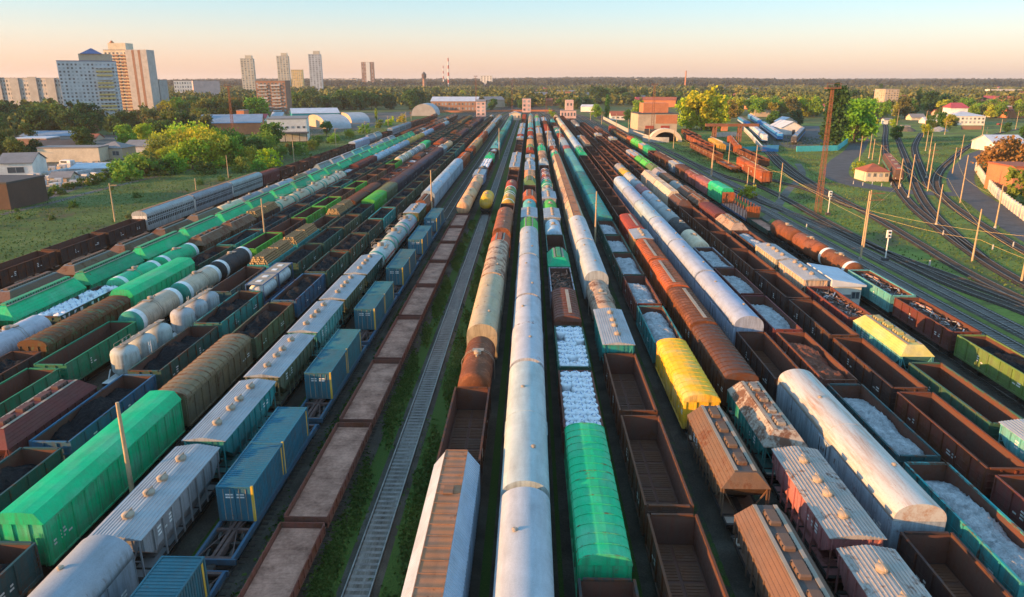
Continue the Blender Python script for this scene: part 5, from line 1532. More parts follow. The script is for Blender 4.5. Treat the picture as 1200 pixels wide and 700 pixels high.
def W_flt(L, rs):
    B = L - .62; hw = 1.42
    dk = MB()
    n = 30
    for k in range(n):
        y0 = -B / 2 + .08 + (B - .16) * k / n
        dk.bx(-hw + .03, hw - .03, y0, y0 + (B - .16) / n - .012, 1.42, 1.5 + rs.uniform(-.006, .006), 'wood_deck')
    P = [Part('deck', dk)]
    fr = MB()
    for sx in (-1, 1):
        a, b = sorted((sx * (hw - .1), sx * (hw + .02)))
        fr.bx(a, b, -B / 2, B / 2, 1.05, 1.41, 'paint')
    P.append(Part('frame', fr))
    for sx in (-1, 1):
        for k in range(4):
            bd = MB(); y0 = -B / 2 + .06 + (B - .12) * k / 4; y1 = y0 + (B - .12) / 4 - .05
            a, b = sorted((sx * hw, sx * (hw + .05)))
            bd.bx(a, b, y0, y1, 1.45, 1.95, 'paint')
            for q in range(4):
                y = y0 + .25 + q * (y1 - y0 - .5) / 3
                a2, b2 = sorted((sx * (hw + .05), sx * (hw + .11)))
                bd.bx(a2, b2, y - .05, y + .05, 1.3, 1.93, 'paint')
            P.append(Part('side_board', bd))
    for sy in (-1, 1):
        bd = MB(); a, b = sorted((sy * B / 2, sy * (B / 2 - .05)))
        bd.bx(-hw, hw, a, b, 1.45, 1.9, 'paint')
        P.append(Part('end_board', bd))
    return P + running(L, B)
def W_cfl(L, rs):
    B = L - 1.2
    fr = MB()
    for sx in (-1, 1):
        a, b = sorted((sx * 1.08, sx * 1.26))
        fr.bx(a, b, -B / 2, B / 2, 1.0, 1.42, 'paint')
    for x in (-.16, .16): fr.bx(x - .1, x + .1, -B / 2, B / 2, .95, 1.4, 'frame_brown')
    n = 6
    for k in range(n + 1):
        y = -B / 2 + .12 + (B - .24) * k / n
        fr.bx(-1.08, 1.08, y - .12, y + .12, 1.1, 1.39, 'frame_brown')
    for k in range(n):
        y0 = -B / 2 + .12 + (B - .24) * k / n; y1 = y0 + (B - .24) / n
        for sx in (-1, 1):
            ya, yb_ = (y0 + .1, y1 - .1) if k % 2 else (y1 - .1, y0 + .1)
            fr.add([(sx * .28, ya - .13, 1.36), (sx * .28, ya + .13, 1.36), (sx * 1.07, yb_ + .13, 1.36), (sx * 1.07, yb_ - .13, 1.36)], [(0, 1, 2, 3)], 'frame_brown')
    for sy in (-1, 1):
        a, b = sorted((sy * B / 2, sy * (B / 2 + .1)))
        fr.bx(-1.4, 1.4, a, b, 1.0, 1.4, 'paint')
    return [Part('frame', fr)] + running(L, B, 2.0, z=.98, w=1.0)
def W_stk(L, rs):
    B = L - .7
    dk = MB().bx(-1.4, 1.4, -B / 2, B / 2, 1.3, 1.45, 'wood_deck')
    fr = MB()
    for sx in (-1, 1): fr.bx(min(sx * 1.38, sx * 1.5), max(sx * 1.38, sx * 1.5), -B / 2, B / 2, 1.0, 1.44, 'blue_paint')
    P = [Part('deck', dk), Part('frame', fr)]
    st = MB().bx(-.06, .06, -.08, .08, 0, 2.5, 'paint')
    for sx in (-1, 1):
        for k in range(10):
            P.append(Part('stake', st, (sx * 1.44, -B / 2 + .6 + (B - 1.2) * k / 9, 1.452)))
    for sy in (-1, 1):
        e = MB(); a, b = sorted((sy * (B / 2 - .05), sy * (B / 2 - .15)))
        e.bx(-1.36, 1.36, a, b, 1.453, 4.1, 'paint')
        for x in (-1.0, -.5, 0, .5, 1.0):
            a2, b2 = sorted((sy * (B / 2 - .05), sy * (B / 2)))
            e.bx(x - .05, x + .05, a2, b2, 1.5, 4.05, 'paint')
        P.append(Part('end_wall', e))
    return P + running(L, B)
def W_auto(L, rs):
    B = L - .8; hw = 1.5; z0 = 1.1; ze = 4.0
    m = MB()
    m.bx(-hw, hw, -B / 2, B / 2, z0, 1.9, 'paint')
    m.bx(-hw + .05, hw - .05, -B / 2 + .05, B / 2 - .05, 1.9, ze, 'dark_gap')
    n = 26
    for sx in (-1, 1):
        for k in range(n + 1):
            y = -B / 2 + .06 + (B - .12) * k / n
            a, b = sorted((sx * (hw - .05), sx * hw))
            m.bx(a, b, y - .11, y + .11, 1.9, ze, 'paint')
        for zz in (1.9, 2.75, 3.15, 3.8):
            a, b = sorted((sx * (hw - .05), sx * (hw + .015)))
            m.bx(a, b, -B / 2, B / 2, zz, zz + .22, 'paint')
    r = MB().ext(arc_roof(hw + .06, ze, 4.95, 10), -B / 2 - .05, B / 2 + .05, 'paint', smooth=False)
    for k in range(22):
        y = -B / 2 + B * k / 21
        r.ext([(x * 1.01, z + .03) for x, z in arc_roof(hw + .06, ze, 4.95, 10)], y - .04, y + .04, 'paint')
    r.bx(-.35, .35, -B / 2, B / 2, 4.93, 5.0, 'roof_rust')
    P = [Part('body', m), Part('roof', r)]
    for sy in (-1, 1):
        d = MB(); a, b = sorted((sy * B / 2, sy * (B / 2 + .04)))
        for x0 in (-hw + .05, .02): d.bx(x0, x0 + hw - .07, a, b, 1.2, ze, 'white_paint')
        P.append(Part('end_door', d))
    return P + running(L, B, 2.6)
KINDS = {   # code: (coupled length, builder, object name, category, words for the kind, extra)
    'gon': (13.92, W_gon, 'open_wagon', 'open wagon', 'open wagon', {}),
    'box': (14.73, W_box, 'covered_wagon', 'covered wagon', 'covered wagon', {}),
    'obox': (14.73, W_box, 'covered_wagon', 'covered wagon', 'covered wagon', dict(board=True)),
    'bigbox': (17.6, W_box, 'covered_wagon', 'covered wagon', 'high covered wagon', dict(zc=4.95, ze=4.15, ribroof=False, doors=False, flatroof=True)),
    'big': (21.4, W_big, 'refrigerator_wagon', 'refrigerator wagon', 'refrigerator wagon', dict(zc=5.1, ze=3.7)),
    'fac': (21.7, W_big, 'grain_wagon', 'grain wagon', 'grain wagon', dict(prof='fac', corr=True, zc=4.85, ze=3.7, roofmat='roof_rust')),
    'sfac': (20.0, W_big, 'grain_wagon', 'grain wagon', 'faceted grain wagon', dict(prof='fac', corr=False, zc=4.85, ze=3.7, roofmat='paint')),
    'cem': (12.02, W_cem, 'cement_hopper', 'cement hopper', 'cement hopper', {}),
    'pcem': (12.02, W_cem, 'cement_hopper', 'cement hopper', 'cement hopper', dict(roof='roof_cream')),
    'hop': (12.6, W_hop, 'hopper_wagon', 'hopper wagon', 'grain hopper', {}),
    'dhop': (14.2, W_hop, 'hopper_wagon', 'hopper wagon', 'dark-topped hopper', dict(short=3.2, topmat='hatch_dark', ze=3.5, f=.75, slope=.35)),
    'rhop': (12.6, W_hop, 'hopper_wagon', 'hopper wagon', 'rust-roofed hopper', dict(roofmat='roof_patched', slope=.6, short=2.2)),
    'yhop': (12.6, W_hop, 'hopper_wagon', 'hopper wagon', 'yellow-roofed hopper', dict(roofmat='pale_yellow', slope=.7, ze=3.6, short=2.0)),
    'rbig': (21.4, W_big, 'refrigerator_wagon', 'refrigerator wagon', 'refrigerator wagon', dict(roofmat='roof_streaked')),
    'min': (13.2, W_hop, 'hopper_wagon', 'hopper wagon', 'low-roofed hopper', dict(topmat='roof_slate', ze=3.5, zt=4.45, f=.8, nh=6, slope=1.3)),
    'gmin': (15.0, W_hop, 'hopper_wagon', 'hopper wagon', 'long hopper', dict(ze=3.3, zt=4.75, f=.55, nh=9, slope=.5)),
    'tnk': (12.02, W_tnk, 'tank_wagon', 'tank wagon', 'tank wagon', {}),
    'tnkg': (12.02, W_tnk, 'tank_wagon', 'tank wagon', 'green-ended tank wagon', dict(band='white_paint', endmat='green_paint')),
    'tnkb': (12.02, W_tnk, 'tank_wagon', 'tank wagon', 'white-banded tank wagon', dict(band='white_paint', endmat='paint')),
    'gas': (12.02, W_tnk, 'gas_tank_wagon', 'tank wagon', 'gas tank wagon', dict(band='green_paint', endmat='paint', stripe='red_paint', gas=True)),
    'silo': (12.4, W_silo, 'silo_wagon', 'silo wagon', 'three-silo wagon', {}),
    'flt': (14.43, W_flt, 'flat_wagon', 'flat wagon', 'low-sided flat wagon', {}),
    'cfl': (19.4, W_cfl, 'container_wagon', 'container wagon', 'container wagon', {}),
    'stk': (21.5, W_stk, 'stake_wagon', 'stake wagon', 'stake wagon', {}),
    'auto': (21.6, W_auto, 'car_transporter_wagon', 'car transporter', 'enclosed car transporter', {}),
}
#            rgb, rust, words
CLR = dict(
    dkgreen=((.030, .095, .070), .35, 'dark green'), teal=((.022, .26, .25), .28, 'teal'), dkteal=((.026, .085, .095), .38, 'dark teal'),
    brightgreen=((.003, .54, .24), .05, 'bright green'), green=((.008, .42, .18), .2, 'green'), lime=((.07, .42, .05), .2, 'lime green'),
    rustgreen=((.09, .14, .06), .72, 'rust-stained green'), olive=((.12, .14, .075), .45, 'olive'), blue=((.028, .11, .20), .3, 'blue'),
    maroon=((.145, .036, .034), .4, 'maroon'), brown=((.105, .052, .038), .6, 'brown'), dkbrown=((.055, .031, .028), .5, 'dark brown'),
    redbrown=((.19, .058, .038), .45, 'red-brown'), orange=((.40, .095, .026), .4, 'orange-brown'), rust=((.26, .085, .030), .68, 'rusty'),
    red=((.32, .055, .03), .3, 'red'), yellow=((.72, .44, .025), .08, 'yellow'), ochre=((.60, .33, .035), .2, 'ochre yellow'), white=((.37, .40, .415), .22, 'white'),
    cream=((.56, .45, .31), .16, 'cream'), silver=((.33, .42, .50), .15, 'silver-blue'), grey=((.27, .28, .29), .3, 'grey'), steel=((.30, .325, .35), .35, 'steel grey'),
    tan=((.46, .34, .22), .5, 'tan'), peach=((.62, .34, .16), .3, 'peach-orange'), black=((.03, .032, .036), .3, 'black'), purple=((.07, .06, .085), .35, 'purple-grey'),
    greybrown=((.19, .105, .065), .5, 'grey-brown'), pink=((.36, .13, .13), .5, 'faded pink'), cyan=((.10, .38, .38), .25, 'cyan'), yelgreen=((.13, .21, .055), .3, 'yellow-green'),
    midgreen=((.014, .22, .10), .2, 'green'), tanbrown=((.175, .10, .062), .42, 'tan-brown'), whiteblue=((.38, .46, .52), .3, 'weathered white'),
    khaki=((.26, .175, .095), .5, 'tan'), bluewhite=((.33, .41, .52), .2, 'blue-white'))
LOADW = dict(coal='coal', salt='white salt', soil='red soil', gravel='grey gravel', scrap='scrap metal', logs='logs', sacks='white bags', junk='junk')

def heap(kind, L, rs, hump):
    B = L - 1.2; nx, ny = 17, 64; hw = 1.405
    V = []; ph = [rs.uniform(0, 6.28) for _ in range(8)]
    grain = np.random.default_rng(rs.randint(0, 9999))
    g = grain.normal(size=(ny + 1, nx + 1))
    for j in range(ny + 1):
        y = -B / 2 + B * j / ny; t = j / ny
        for i in range(nx + 1):
            u = i / nx * 2 - 1
            edge = min(1, (1 - abs(u)) * 2.0)
            ed = min(1, min(t, 1 - t) * 7)
            h = 1.35 + hump * (.32 * math.sin(t * 9 + ph[0]) * .5 + .35 * math.sin(t * 5 + ph[1]) * .4 + .25 * math.sin(t * 17 + u * 2 + ph[2]) * .4)
            h += hump * .75 * edge ** .7 * (.65 + .35 * math.sin(t * 12 + ph[3])) * ed
            h += .10 * hump * math.sin(u * 5 + t * 30 + ph[4]) + .06 * g[j, i]
            h += hump * .5 * math.sin(u * 1.7 + ph[5]) * .5
            h *= .55 + .45 * ed
            V.append((u * hw, y, 1.5 + max(.1, min(h, 2.35))))
    F = [(j * (nx + 1) + i, j * (nx + 1) + i + 1, (j + 1) * (nx + 1) + i + 1, (j + 1) * (nx + 1) + i) for j in range(ny) for i in range(nx)]
    return MB().add(V, F, dict(coal='coal', salt='salt', soil='red_soil', gravel='grey_gravel')[kind], True)
def scrap_mb(L, rs, light):
    m = MB(); B = L - 1.6
    m.bx(-1.39, 1.39, -B / 2, B / 2, 1.6, 2.6, 'scrap_dark')
    for k in range(230):
        p = Vector((rs.uniform(-1.25, 1.25), rs.uniform(-B / 2 + .3, B / 2 - .3), rs.uniform(2.6, 3.35)))
        d = Vector((rs.uniform(-1, 1), rs.uniform(-1.6, 1.6), rs.uniform(-.25, .35))) * rs.uniform(.2, .6)
        a = p + d; a.x = max(-1.35, min(1.35, a.x)); b = p - d; b.x = max(-1.35, min(1.35, b.x))
        m.bar(a, b, rs.choice((.04, .07, .14)), rs.choice(('scrap_dark', 'scrap_dark', light, 'wood_deck', 'floor_plate')))
    return m
def logs_mb(rs, length):
    m = MB()
    r = .17
    for row in range(11):
        n = 8 if row < 8 else 8 - (row - 7)
        for k in range(n):
            rr = r * rs.uniform(.75, 1.0); x = (k - (n - 1) / 2) * .335 + (0 if row % 2 else .02); z = 1.65 + row * .295
            y0 = -length / 2 + rs.uniform(-.12, .12); y1 = length / 2 + rs.uniform(-.12, .12)
            m.cyl((x, y0, z), (x, y1, z), rr, rr * .92, 7, 'log_bark', False)
            for y, s_ in ((y0, 1), (y1, -1)):
                ring = [(x + rr * math.cos(t), y, z + rr * math.sin(t)) for t in [2 * math.pi * i / 7 for i in range(7)]]
                m.add(ring, [tuple(range(7)) if s_ > 0 else tuple(range(7))[::-1]], 'log_cut')
    return m
def sack_mb(rs):
    m = MB(); n = 10
    rings = []
    for r, z in ((.34, 0), (.50, .08), (.53, .35), (.53, .66), (.48, .80), (.36, .86), (.14, .88), (.17, .95), (.05, .97)):
        ring = []
        for i in range(n):
            t = 2 * math.pi * i / n; c, s_ = math.cos(t), math.sin(t)
            q = max(abs(c), abs(s_)) ** -.55 * rs.uniform(.94, 1.05)
            ring.append((r * q * c, r * q * s_, z + rs.uniform(-.02, .02)))
        rings.append(ring)
    m.loft(rings, 'bag_white', True, True)
    for t in range(4):
        a = math.pi / 4 + t * math.pi / 2
        m.bar((.36 * math.cos(a), .36 * math.sin(a), .82), (.12 * math.cos(a), .12 * math.sin(a), 1.05), .035, 'bag_blue' if t % 2 else 'bag_white')
    return m
def container_parts(col, ln=6.06):
    w, h = 1.22, 2.59
    m = MB()
    m.bx(-w + .05, w - .05, -ln / 2 + .05, ln / 2 - .05, .05, h - .08, 'paint')
    n = int(ln / .28)
    for k in range(n):
        y = -ln / 2 + .16 + (ln - .32) * k / n
        for sx in (-1, 1): m.bx(min(sx * (w - .05), sx * (w - .01)), max(sx * (w - .05), sx * (w - .01)), y, y + .14, .16, h - .14, 'paint')
        m.bx(-w + .1, w - .1, y, y + .14, h - .08, h - .05, 'paint')
    for sx in (-1, 1):
        for sy in (-1, 1):
            x, y = sx * (w - .075), sy * (ln / 2 - .075)
            m.bx(x - .075, x + .075, y - .075, y + .075, 0, h, 'yellow_paint' if sx > 0 and sy < 0 else 'paint')
        for z in (.06, h - .07): m.bx(min(sx * (w - .1), sx * w), max(sx * (w - .1), sx * w), -ln / 2 + .15, ln / 2 - .15, z - .05, z + .06, 'paint')
    for sy in (-1, 1):
        for z in (.06, h - .07):
            a, b = sorted((sy * (ln / 2 - .1), sy * ln / 2)); m.bx(-w + .15, w - .15, a, b, z - .05, z + .06, 'paint')
    m.bx(w - .012, w - .002, ln / 2 - .5, ln / 2 - .3, .2, h - .2, 'yellow_paint')
    P = [Part('body', m)]
    for sx in (-1, 1):
        d = MB(); y = -ln / 2 + .05
        a, b = sorted((sx * .02, sx * (w - .16)))
        d.bx(a, b, y - .05, y - .002, .13, h - .15, 'paint')
        for q in (.3, .75): d.bar((sx * q, y - .075, .15), (sx * q, y - .075, h - .17), .035, 'walkway')
        for j in range(2): d.bx(min(sx * .12, sx * .62), max(sx * .12, sx * .62), y - .058, y - .051, 1.75 + j * .2, 1.85 + j * .2, 'white_paint')
        P.append(Part('door', d))
    for p in P: p.mb.v = [(x, y, z + 1.43) for x, y, z in p.mb.v]
    return P
def tank_container_parts():
    m = MB().rev_y([(.1, -2.7), (.7, -2.62), (1.05, -2.4), (1.14, -2.2), (1.14, 2.2), (1.05, 2.4), (.7, 2.62), (.1, 2.7)], 20, 'white_paint', 0, 1.3)
    f = MB()
    for sx in (-1, 1):
        for sy in (-1, 1): f.bx(sx * 1.15 - .06, sx * 1.15 + .06, sy * 2.96 - .06, sy * 2.96 + .06, 0, 2.6, 'blue_paint')
        for z in (.06, 2.54): f.bx(sx * 1.15 - .05, sx * 1.15 + .05, -2.9, 2.9, z - .05, z + .05, 'blue_paint')
    for sy in (-1, 1):
        for z in (.06, 2.54): f.bx(-1.09, 1.09, sy * 2.96 - .05, sy * 2.96 + .05, z - .05, z + .05, 'blue_paint')
        for sx in (-1, 1): f.bar((sx * 1.1, sy * 2.96, .1), (0, sy * 2.96, 1.0), .06, 'blue_paint')
    w = MB().bx(-1.05, 1.05, -2.8, 2.8, 2.52, 2.57, 'walkway')
    for y in (-1.2, 1.2): w.bx(-.35, .35, y - .45, y + .45, 2.571, 2.62, 'white_paint')
    return [Part('tank', m), Part('frame', f), Part('walkway', w)]

CACHE = {}
def variant(code, L, v):
    k = (code, round(L, 2), v)
    if k not in CACHE:
        parts = KINDS[code][1](L, random.Random(hash((code, v)) % 999 if False else len(code) * 31 + v * 7), **KINDS[code][5])
        CACHE[k] = [parts, None]
    return CACHE[k]
def heap_data(kind, L, v):
    k = ('heap', kind, round(L, 1), v)
    if k not in CACHE:
        rs = random.Random(v * 13 + len(kind))
        if kind in ('scrap', 'junk'): mb = scrap_mb(L, rs, 'scrap_light' if kind == 'scrap' else 'wood_deck')
        else: mb = heap(kind, L, rs, {'coal': .8, 'salt': .62, 'soil': .75, 'gravel': .8}[kind])
        CACHE[k] = mb.mesh(kind + '_heap')
    return CACHE[k]
SACKS = [sack_mb(random.Random(k)).mesh('bulk_bag') for k in range(4)]
LOGS = [logs_mb(random.Random(k), 5.9).mesh('log_stack') for k in range(2)]
CONT = container_parts(None)
CONT_ALL = MB()
for p_ in CONT: p_.flat(CONT_ALL)
TCONT = tank_container_parts()
# ------------------------------------------------------------------ the trains, each from its end nearest the camera
# '@n row z [shift]' the next wagon's near end is at that photo row; '@f' its far end; '@Y y' its near coupling at y
TRAINS = {
 -12: (-77.0, "@f 298 3.5 -27.8;gon dkbrown*5;auto steel*3;box maroon;gon dkbrown*7;box bluewhite*2;gmin steel*2;gon dkbrown*2;auto steel*3", "gon brown:5 box brown:2 gon dkbrown:4 tnk rust:1", 610),
 -11: (-65.2, "@n 318 4.45 -26.4;min greybrown*6;tnk cream;tnk grey*2;tnk steel;tnk khaki;tnk grey;gmin steel*3;gmin cyan*2;cem cream*2;gmin steel*2", "min greybrown:3 box brown:3 tnk grey:1 gon dkbrown:2 box grey:1", 540),
 -10: (-60.3, "@n 326 4.7 -15.0;gmin green*20", "box brown:3 gon dkbrown:2 hop greybrown:2 cem white:1", 600),
 -9: (-55.5, "@n 375 3.5 -12.3;tnk white;gon dkgreen sacks;tnkb green*2;hop greybrown*2;gon dkbrown logs;gas cream*5;gon maroon salt;box maroon*2;tnk bluewhite*6;tnk ochre*4;tnk bluewhite*3;box maroon*3;tnk red;tnk white*2", "gon dkgreen coal:5 gon dkbrown:3 box brown:1", 560),
 -8: (-50.3, "@n 403 4.3 -14.4;gon dkbrown coal;box rustgreen L=16.8;bigbox green L=17.8;gon dkgreen coal;gon teal coal;gon dkteal coal*4;gon teal coal;gon dkgreen coal*8;gon dkteal coal*4", "gon dkgreen coal:6 gon dkteal coal:4 gon dkbrown coal:2", 590),
 -7: (-45.8, "@f 438 3.5;gon midgreen;gon midgreen;tnkg cream*2;tnkb black;gon lime;gon dkbrown;gon lime*2;gon khaki;gon lime;gon khaki*2;gon maroon;gon lime;tnkb cream*2;tnkb grey*2;tnkb cream;box green", "gon dkgreen coal:5 gon dkteal coal:3 box olive:1", 570),
 -6: (-40.0, "@f 446 4.45;hop maroon;@n 455 1.4;silo white*2;gon dkteal;gon teal logs*2;gon dkgreen;gon dkgreen logs;box brown*2;gon khaki coal;gon maroon scrap*2;gon brown scrap;gon maroon salt;box brown;gon dkgreen salt;gon maroon scrap*2;box orange;hop red", "gon dkgreen coal:4 box rust:2 gon brown scrap:2 hop white:1", 580),
 -5: (-36.0, "@n 525 3.5 -13.92;gon dkteal coal;gon blue coal;gon dkgreen coal;gon teal coal;cfl blue tankbox L=13.9;gon dkgreen coal;gon dkgreen coal;gon olive coal;gon dkgreen coal;box lime;box olive;box purple*7;hop white;tnk peach*2", "gon dkgreen coal:6 gon dkteal coal:2 box purple:2", 565),
 -4: (-30.4, "@f 646 3.5;gon dkteal coal;bigbox brightgreen L=18.6;box khaki L=15.6;gon olive coal;gon blue coal;gon dkgreen coal;gon dkgreen coal*2;gon teal coal;gon dkgreen coal*9;gon teal coal*3", "gon dkgreen coal:5 gon dkteal coal:3 gon dkbrown coal:1 tnk white:1", 600),
 -3: (-23.9, "@f 645 4.6;big steel L=14;cem grey;cem teal;cem olive;cem cyan;cem olive;cem dkgreen;gas white*3;cem olive;hop rust;big silver L=18.6*4;obox orange*2;gon dkteal;obox orange;obox peach*3;obox orange*3", "gas white:2 big silver:2 cem tan:2 tnk cream:1", 590),
 -2: (-19.3, "@Y 17.6;cfl blue boxes;cfl blue boxes;cfl blue boxes;cfl blue boxes;cfl blue boxes;cfl blue boxes;cfl blue boxes", "", 0),
 -1: (-14.7, "@Y 26.7;flt redbrown*9;tnk peach*4;cem bluewhite L=14;tnk black L=10;gon maroon sackheap;gon maroon sackheap;hop green;gon dkgreen salt*2", "hop teal:4 box green:2 hop cyan:3 box teal:2", 585),
 0: (-10.2, "@Y 164;tnk yellow", "", 0),
 1: (-5.0, "@f 532 4.7;fac silver;gon dkbrown;tnk rust;big tan L=21.6;big tan L=21.6;hop orange L=9;big rust L=22.5;gon brown;tnkb ochre;tnkb yelgreen;tnk red;gon dkbrown*2;cem tan*2;cem peach*2;gon black*3;gon black coal*2;cem white", "cem white:2 box red:2 gon black:2 hop tan:2", 590),
 2: (-.2, "@Y -2.2;big white*6;hop lime;cem white;tnk cyan;hop orange;gon dkbrown;hop yelgreen;obox peach;cem pink*2;tnk white;cem cream;gon brown;obox red;hop yelgreen;box peach*2;gon black;tnk grey", "hop tan:2 box red:2 cem white:2 hop cyan:2 tnk rust:1", 610),
 3: (4.3, "@n 645 4.3 -14.3;gon black;box green L=17.0;gon maroon sacks L=12.6;gon dkgreen sacks L=12.9;obox redbrown L=12.4;gon grey junk;hop green L=9.5;gon dkgreen;tnk bluewhite;cem white;tnk lime;cem white;gas grey;tnkb green;tnkb red;tnkb maroon;gon dkbrown;hop white;box tan*2;hop green*2", "hop teal:2 hop lime:2 cem white:2 box tan:2 tnkb red:1", 600),
 4: (9.0, "@n 590 3.5 -14.0;gon brown*3;cem teal L=12.6;tnk tan L=13.5;big white*2;fac tan L=20.5*6;hop green;tnk cream;obox orange;hop grey*2;cem white;box grey*2;gon brown", "box brown:3 cem white:2 hop grey:2 box red:1", 570),
 5: (14.5, "@f 583 4.6 1.1;dhop tanbrown;dhop tanbrown;box yellow;gon teal salt;gon maroon salt;gon dkgreen salt*3;box teal*3;box teal*2;box cyan*5;box pink;box bluewhite*2;box white;obox red*2;box teal;hop white;box teal", "obox red:2 box grey:2 hop teal:2 gon brown:2", 540),
 6: (19.1, "@n 615 4.2 -12.4;pcem pink L=11.6;pcem pink L=11.6;rhop teal L=12.6;box brown;obox rust;obox orange*2;cem peach L=9;obox red;gon brown*9;hop green*2;big silver L=16*3;big cream L=16*3;big peach L=16*3", "big cream:2 hop tan:2 gon brown:2", 590),
 7: (23.9, "@f 618 3.5;gon dkbrown;rbig whiteblue L=22.3;gon dkbrown L=14;big silver L=20.2*4;big silver L=20.2*2;gon brown*8;fac tan L=20*2;cem white;gon dkbrown*4;gon brown*4", "gon brown:5 hop white:1 box grey:1", 600),
 8: (28.2, "@n 527 3.5 -14.2;gon teal salt;gon dkteal salt;gon redbrown soil;gon maroon salt*2;gon grey salt;tnk cream;tnk black;tnk white*3;tnk pink;tnk white*2;tnk ochre;tnk grey;gon dkbrown;gon brown*10;gon dkbrown*4", "gon brown:5 gon dkbrown:3 tnk white:1 box grey:1", 560),
 9: (33.6, "@f 456 3.5 -13.9;gon maroon;gon redbrown;gon dkbrown;gon dkbrown;gon dkbrown;gon brown*4;hop brown*1;sfac cream L=21.6*2;gon dkbrown*2;gon brown*9;cem white;gon brown*2", "gon brown:5 gon dkbrown:2 hop white:1", 500),
 10: (38.1, "@n 488 3.5 -12.2;cem cyan L=11.8;gon dkgreen;yhop cyan L=13;gon maroon scrap;cem cream L=11.6*2;gon dkbrown salt;hop tan;box maroon;hop greybrown*2;tnk grey;box greybrown;hop grey;hop yelgreen;hop lime*2;cem pink;cem white;gon dkbrown*4", "gon brown:3 cem white:1 hop brown:2", 430),
 12: (47.2, "@f 389 3.5 -13.9;gon green coal;gon yelgreen coal;gon maroon scrap;gon cyan scrap;tnkb rust;tnk rust*2;flt dkgreen;stk orange;bigbox green L=14.4;obox pink*2;box brown;cem bluewhite;obox brown*2;gon maroon;box green;cem peach;hop lime*2;box orange;gon khaki*3;gon dkgreen*2;box red", "", 470),
}
TWORDS = {}
for k in TRAINS:
    if k: TWORDS[k] = "%s train from empty track, %s side" % (ordinal(abs(k) if k < 11 else 11), "field" if k < 0 else "signal")
TWORDS[0] = "empty track"
LOAD_PRE = dict(coal='%s coal wagon', salt='%s wagon of salt', soil='%s wagon of soil', gravel='%s gravel wagon', scrap='%s scrap metal wagon', junk='%s junk wagon', logs='%s log wagon', sacks='%s wagon of bags', sackheap='%s wagon of bags')
def expand(spec, fill, yend, key):
    rs = random.Random(key * 17 + 5)
    out = []
    for t in spec.split(';'):
        t = t.strip()
        if t.startswith('@'): out.append(t.split()); continue
        n = 1
        if '*' in t: t, q = t.split('*'); n = int(q)
        w = t.split(); L = None
        for x in list(w):
            if x.startswith('L='): L = float(x[2:]); w.remove(x)
        for _ in range(n): out.append((w[0], w[1], w[2] if len(w) > 2 else None, L))
    if fill:
        opts = []
        for f in fill.replace(' coal:', '_coal:').replace(' scrap:', '_scrap:').split(' '):
            opts.append(f)
        # tokens come in pairs "kind colour[:load]:weight"
        toks = fill.split(); pool = []
        i = 0
        while i < len(toks):
            kd = toks[i]; j = i + 1; words_ = []
            while True:
                words_.append(toks[j])
                if ':' in toks[j]: break
                j += 1
            words_[-1], wt = words_[-1].split(':')
            pool += [(kd, words_[0], words_[1] if len(words_) > 1 else None, None)] * int(wt)
            i = j + 1
        for _ in range(60):
            c = rs.choice(pool)
            for _ in range(rs.choice((1, 1, 2, 3, 4))): out.append(c)
    return out
N_SACK = 0
def jitter(col, rs, code):
    rgb, ru, _ = CLR[col]
    k = rs.uniform(.82, 1.2)
    return tuple(max(0, min(.9, c * k * rs.uniform(.94, 1.06))) for c in rgb) + (max(0, min(1, ru + rs.uniform(-.12, .16))),)
def put_load(load, code, L, x, y, dist, rs, where, lw):
    if load in ('coal', 'salt', 'soil', 'gravel', 'scrap', 'junk'):
        o = obj(load + '_load', heap_data(load, L, rs.randint(0, 3)), None, (x, y, 0))
        if load not in ('scrap', 'junk'):
            o.scale = (1, 1, 1)
        w = dict(coal='black coal heap', salt='white salt heap', soil='red soil heap', gravel='grey gravel heap', scrap='tangled scrap metal', junk='rusty junk')[load]
        tag(o, "%s in %s" % (w, where), dict(coal='coal heap', salt='salt heap', soil='soil heap', gravel='gravel heap', scrap='scrap heap', junk='junk heap')[load], w + "s in the open wagons" if load not in ('scrap', 'junk') else None)
    elif load == 'logs':
        for k in (-1, 1):
            o = obj('log_stack', LOGS[k > 0], None, (x, y + k * 3.15, 0))
            tag(o, "%s log stack in %s" % ('near' if k < 0 else 'far', where), 'log stack', 'log stacks in the open wagons')
    elif load in ('sacks', 'sackheap'):
        B = L - 1.3
        ny = int(B / 1.06)
        for j in range(ny):
            for i in range(3):
                for lay in (0, 1):
                    if lay == 1 and rs.random() < .05: continue
                    if dist > 130 and lay == 0: continue
                    z = 1.9 if lay == 0 else 2.75
                    if load == 'sacks' and lay == 0 and False: continue
                    o = obj('bulk_bag', SACKS[rs.randint(0, 3)], None, (x + (i - 1) * .94 + rs.uniform(-.05, .05), y - B / 2 + B * (j + .5) / ny + rs.uniform(-.06, .06), z + rs.uniform(-.05, .08)), rs.uniform(-.5, .5))
                    tag(o, "white bulk bag packed in %s" % where, 'bulk bag', 'white bulk bags in %s' % where)
    elif load == 'boxes':
        for k in (-1, 1):
            yy = y + .9 + k * 3.06
            rgb = rs.choice(((.022, .14, .19), (.030, .17, .205), (.022, .145, .215), (.038, .14, .18)))
            c = rgb + (rs.choice((.2, .32, .42)),)
            o = thing('shipping_container', "%s blue container on %s" % ('near' if k < 0 else 'far', where), 'shipping container', (x, yy, 0), 0, 'blue containers on flat wagons')
            for p in CONT: p.place(o, c)
    elif load == 'tankbox':
        for k in (-1, 1):
            o = thing('tank_container', "%s framed white tank container on %s" % ('near' if k < 0 else 'far', where), 'tank container', (x, y + k * 3.05, 1.43), 0, 'tank containers on the blue flat wagon')
            for p in TCONT: p.place(o, (1, 1, 1, .1))
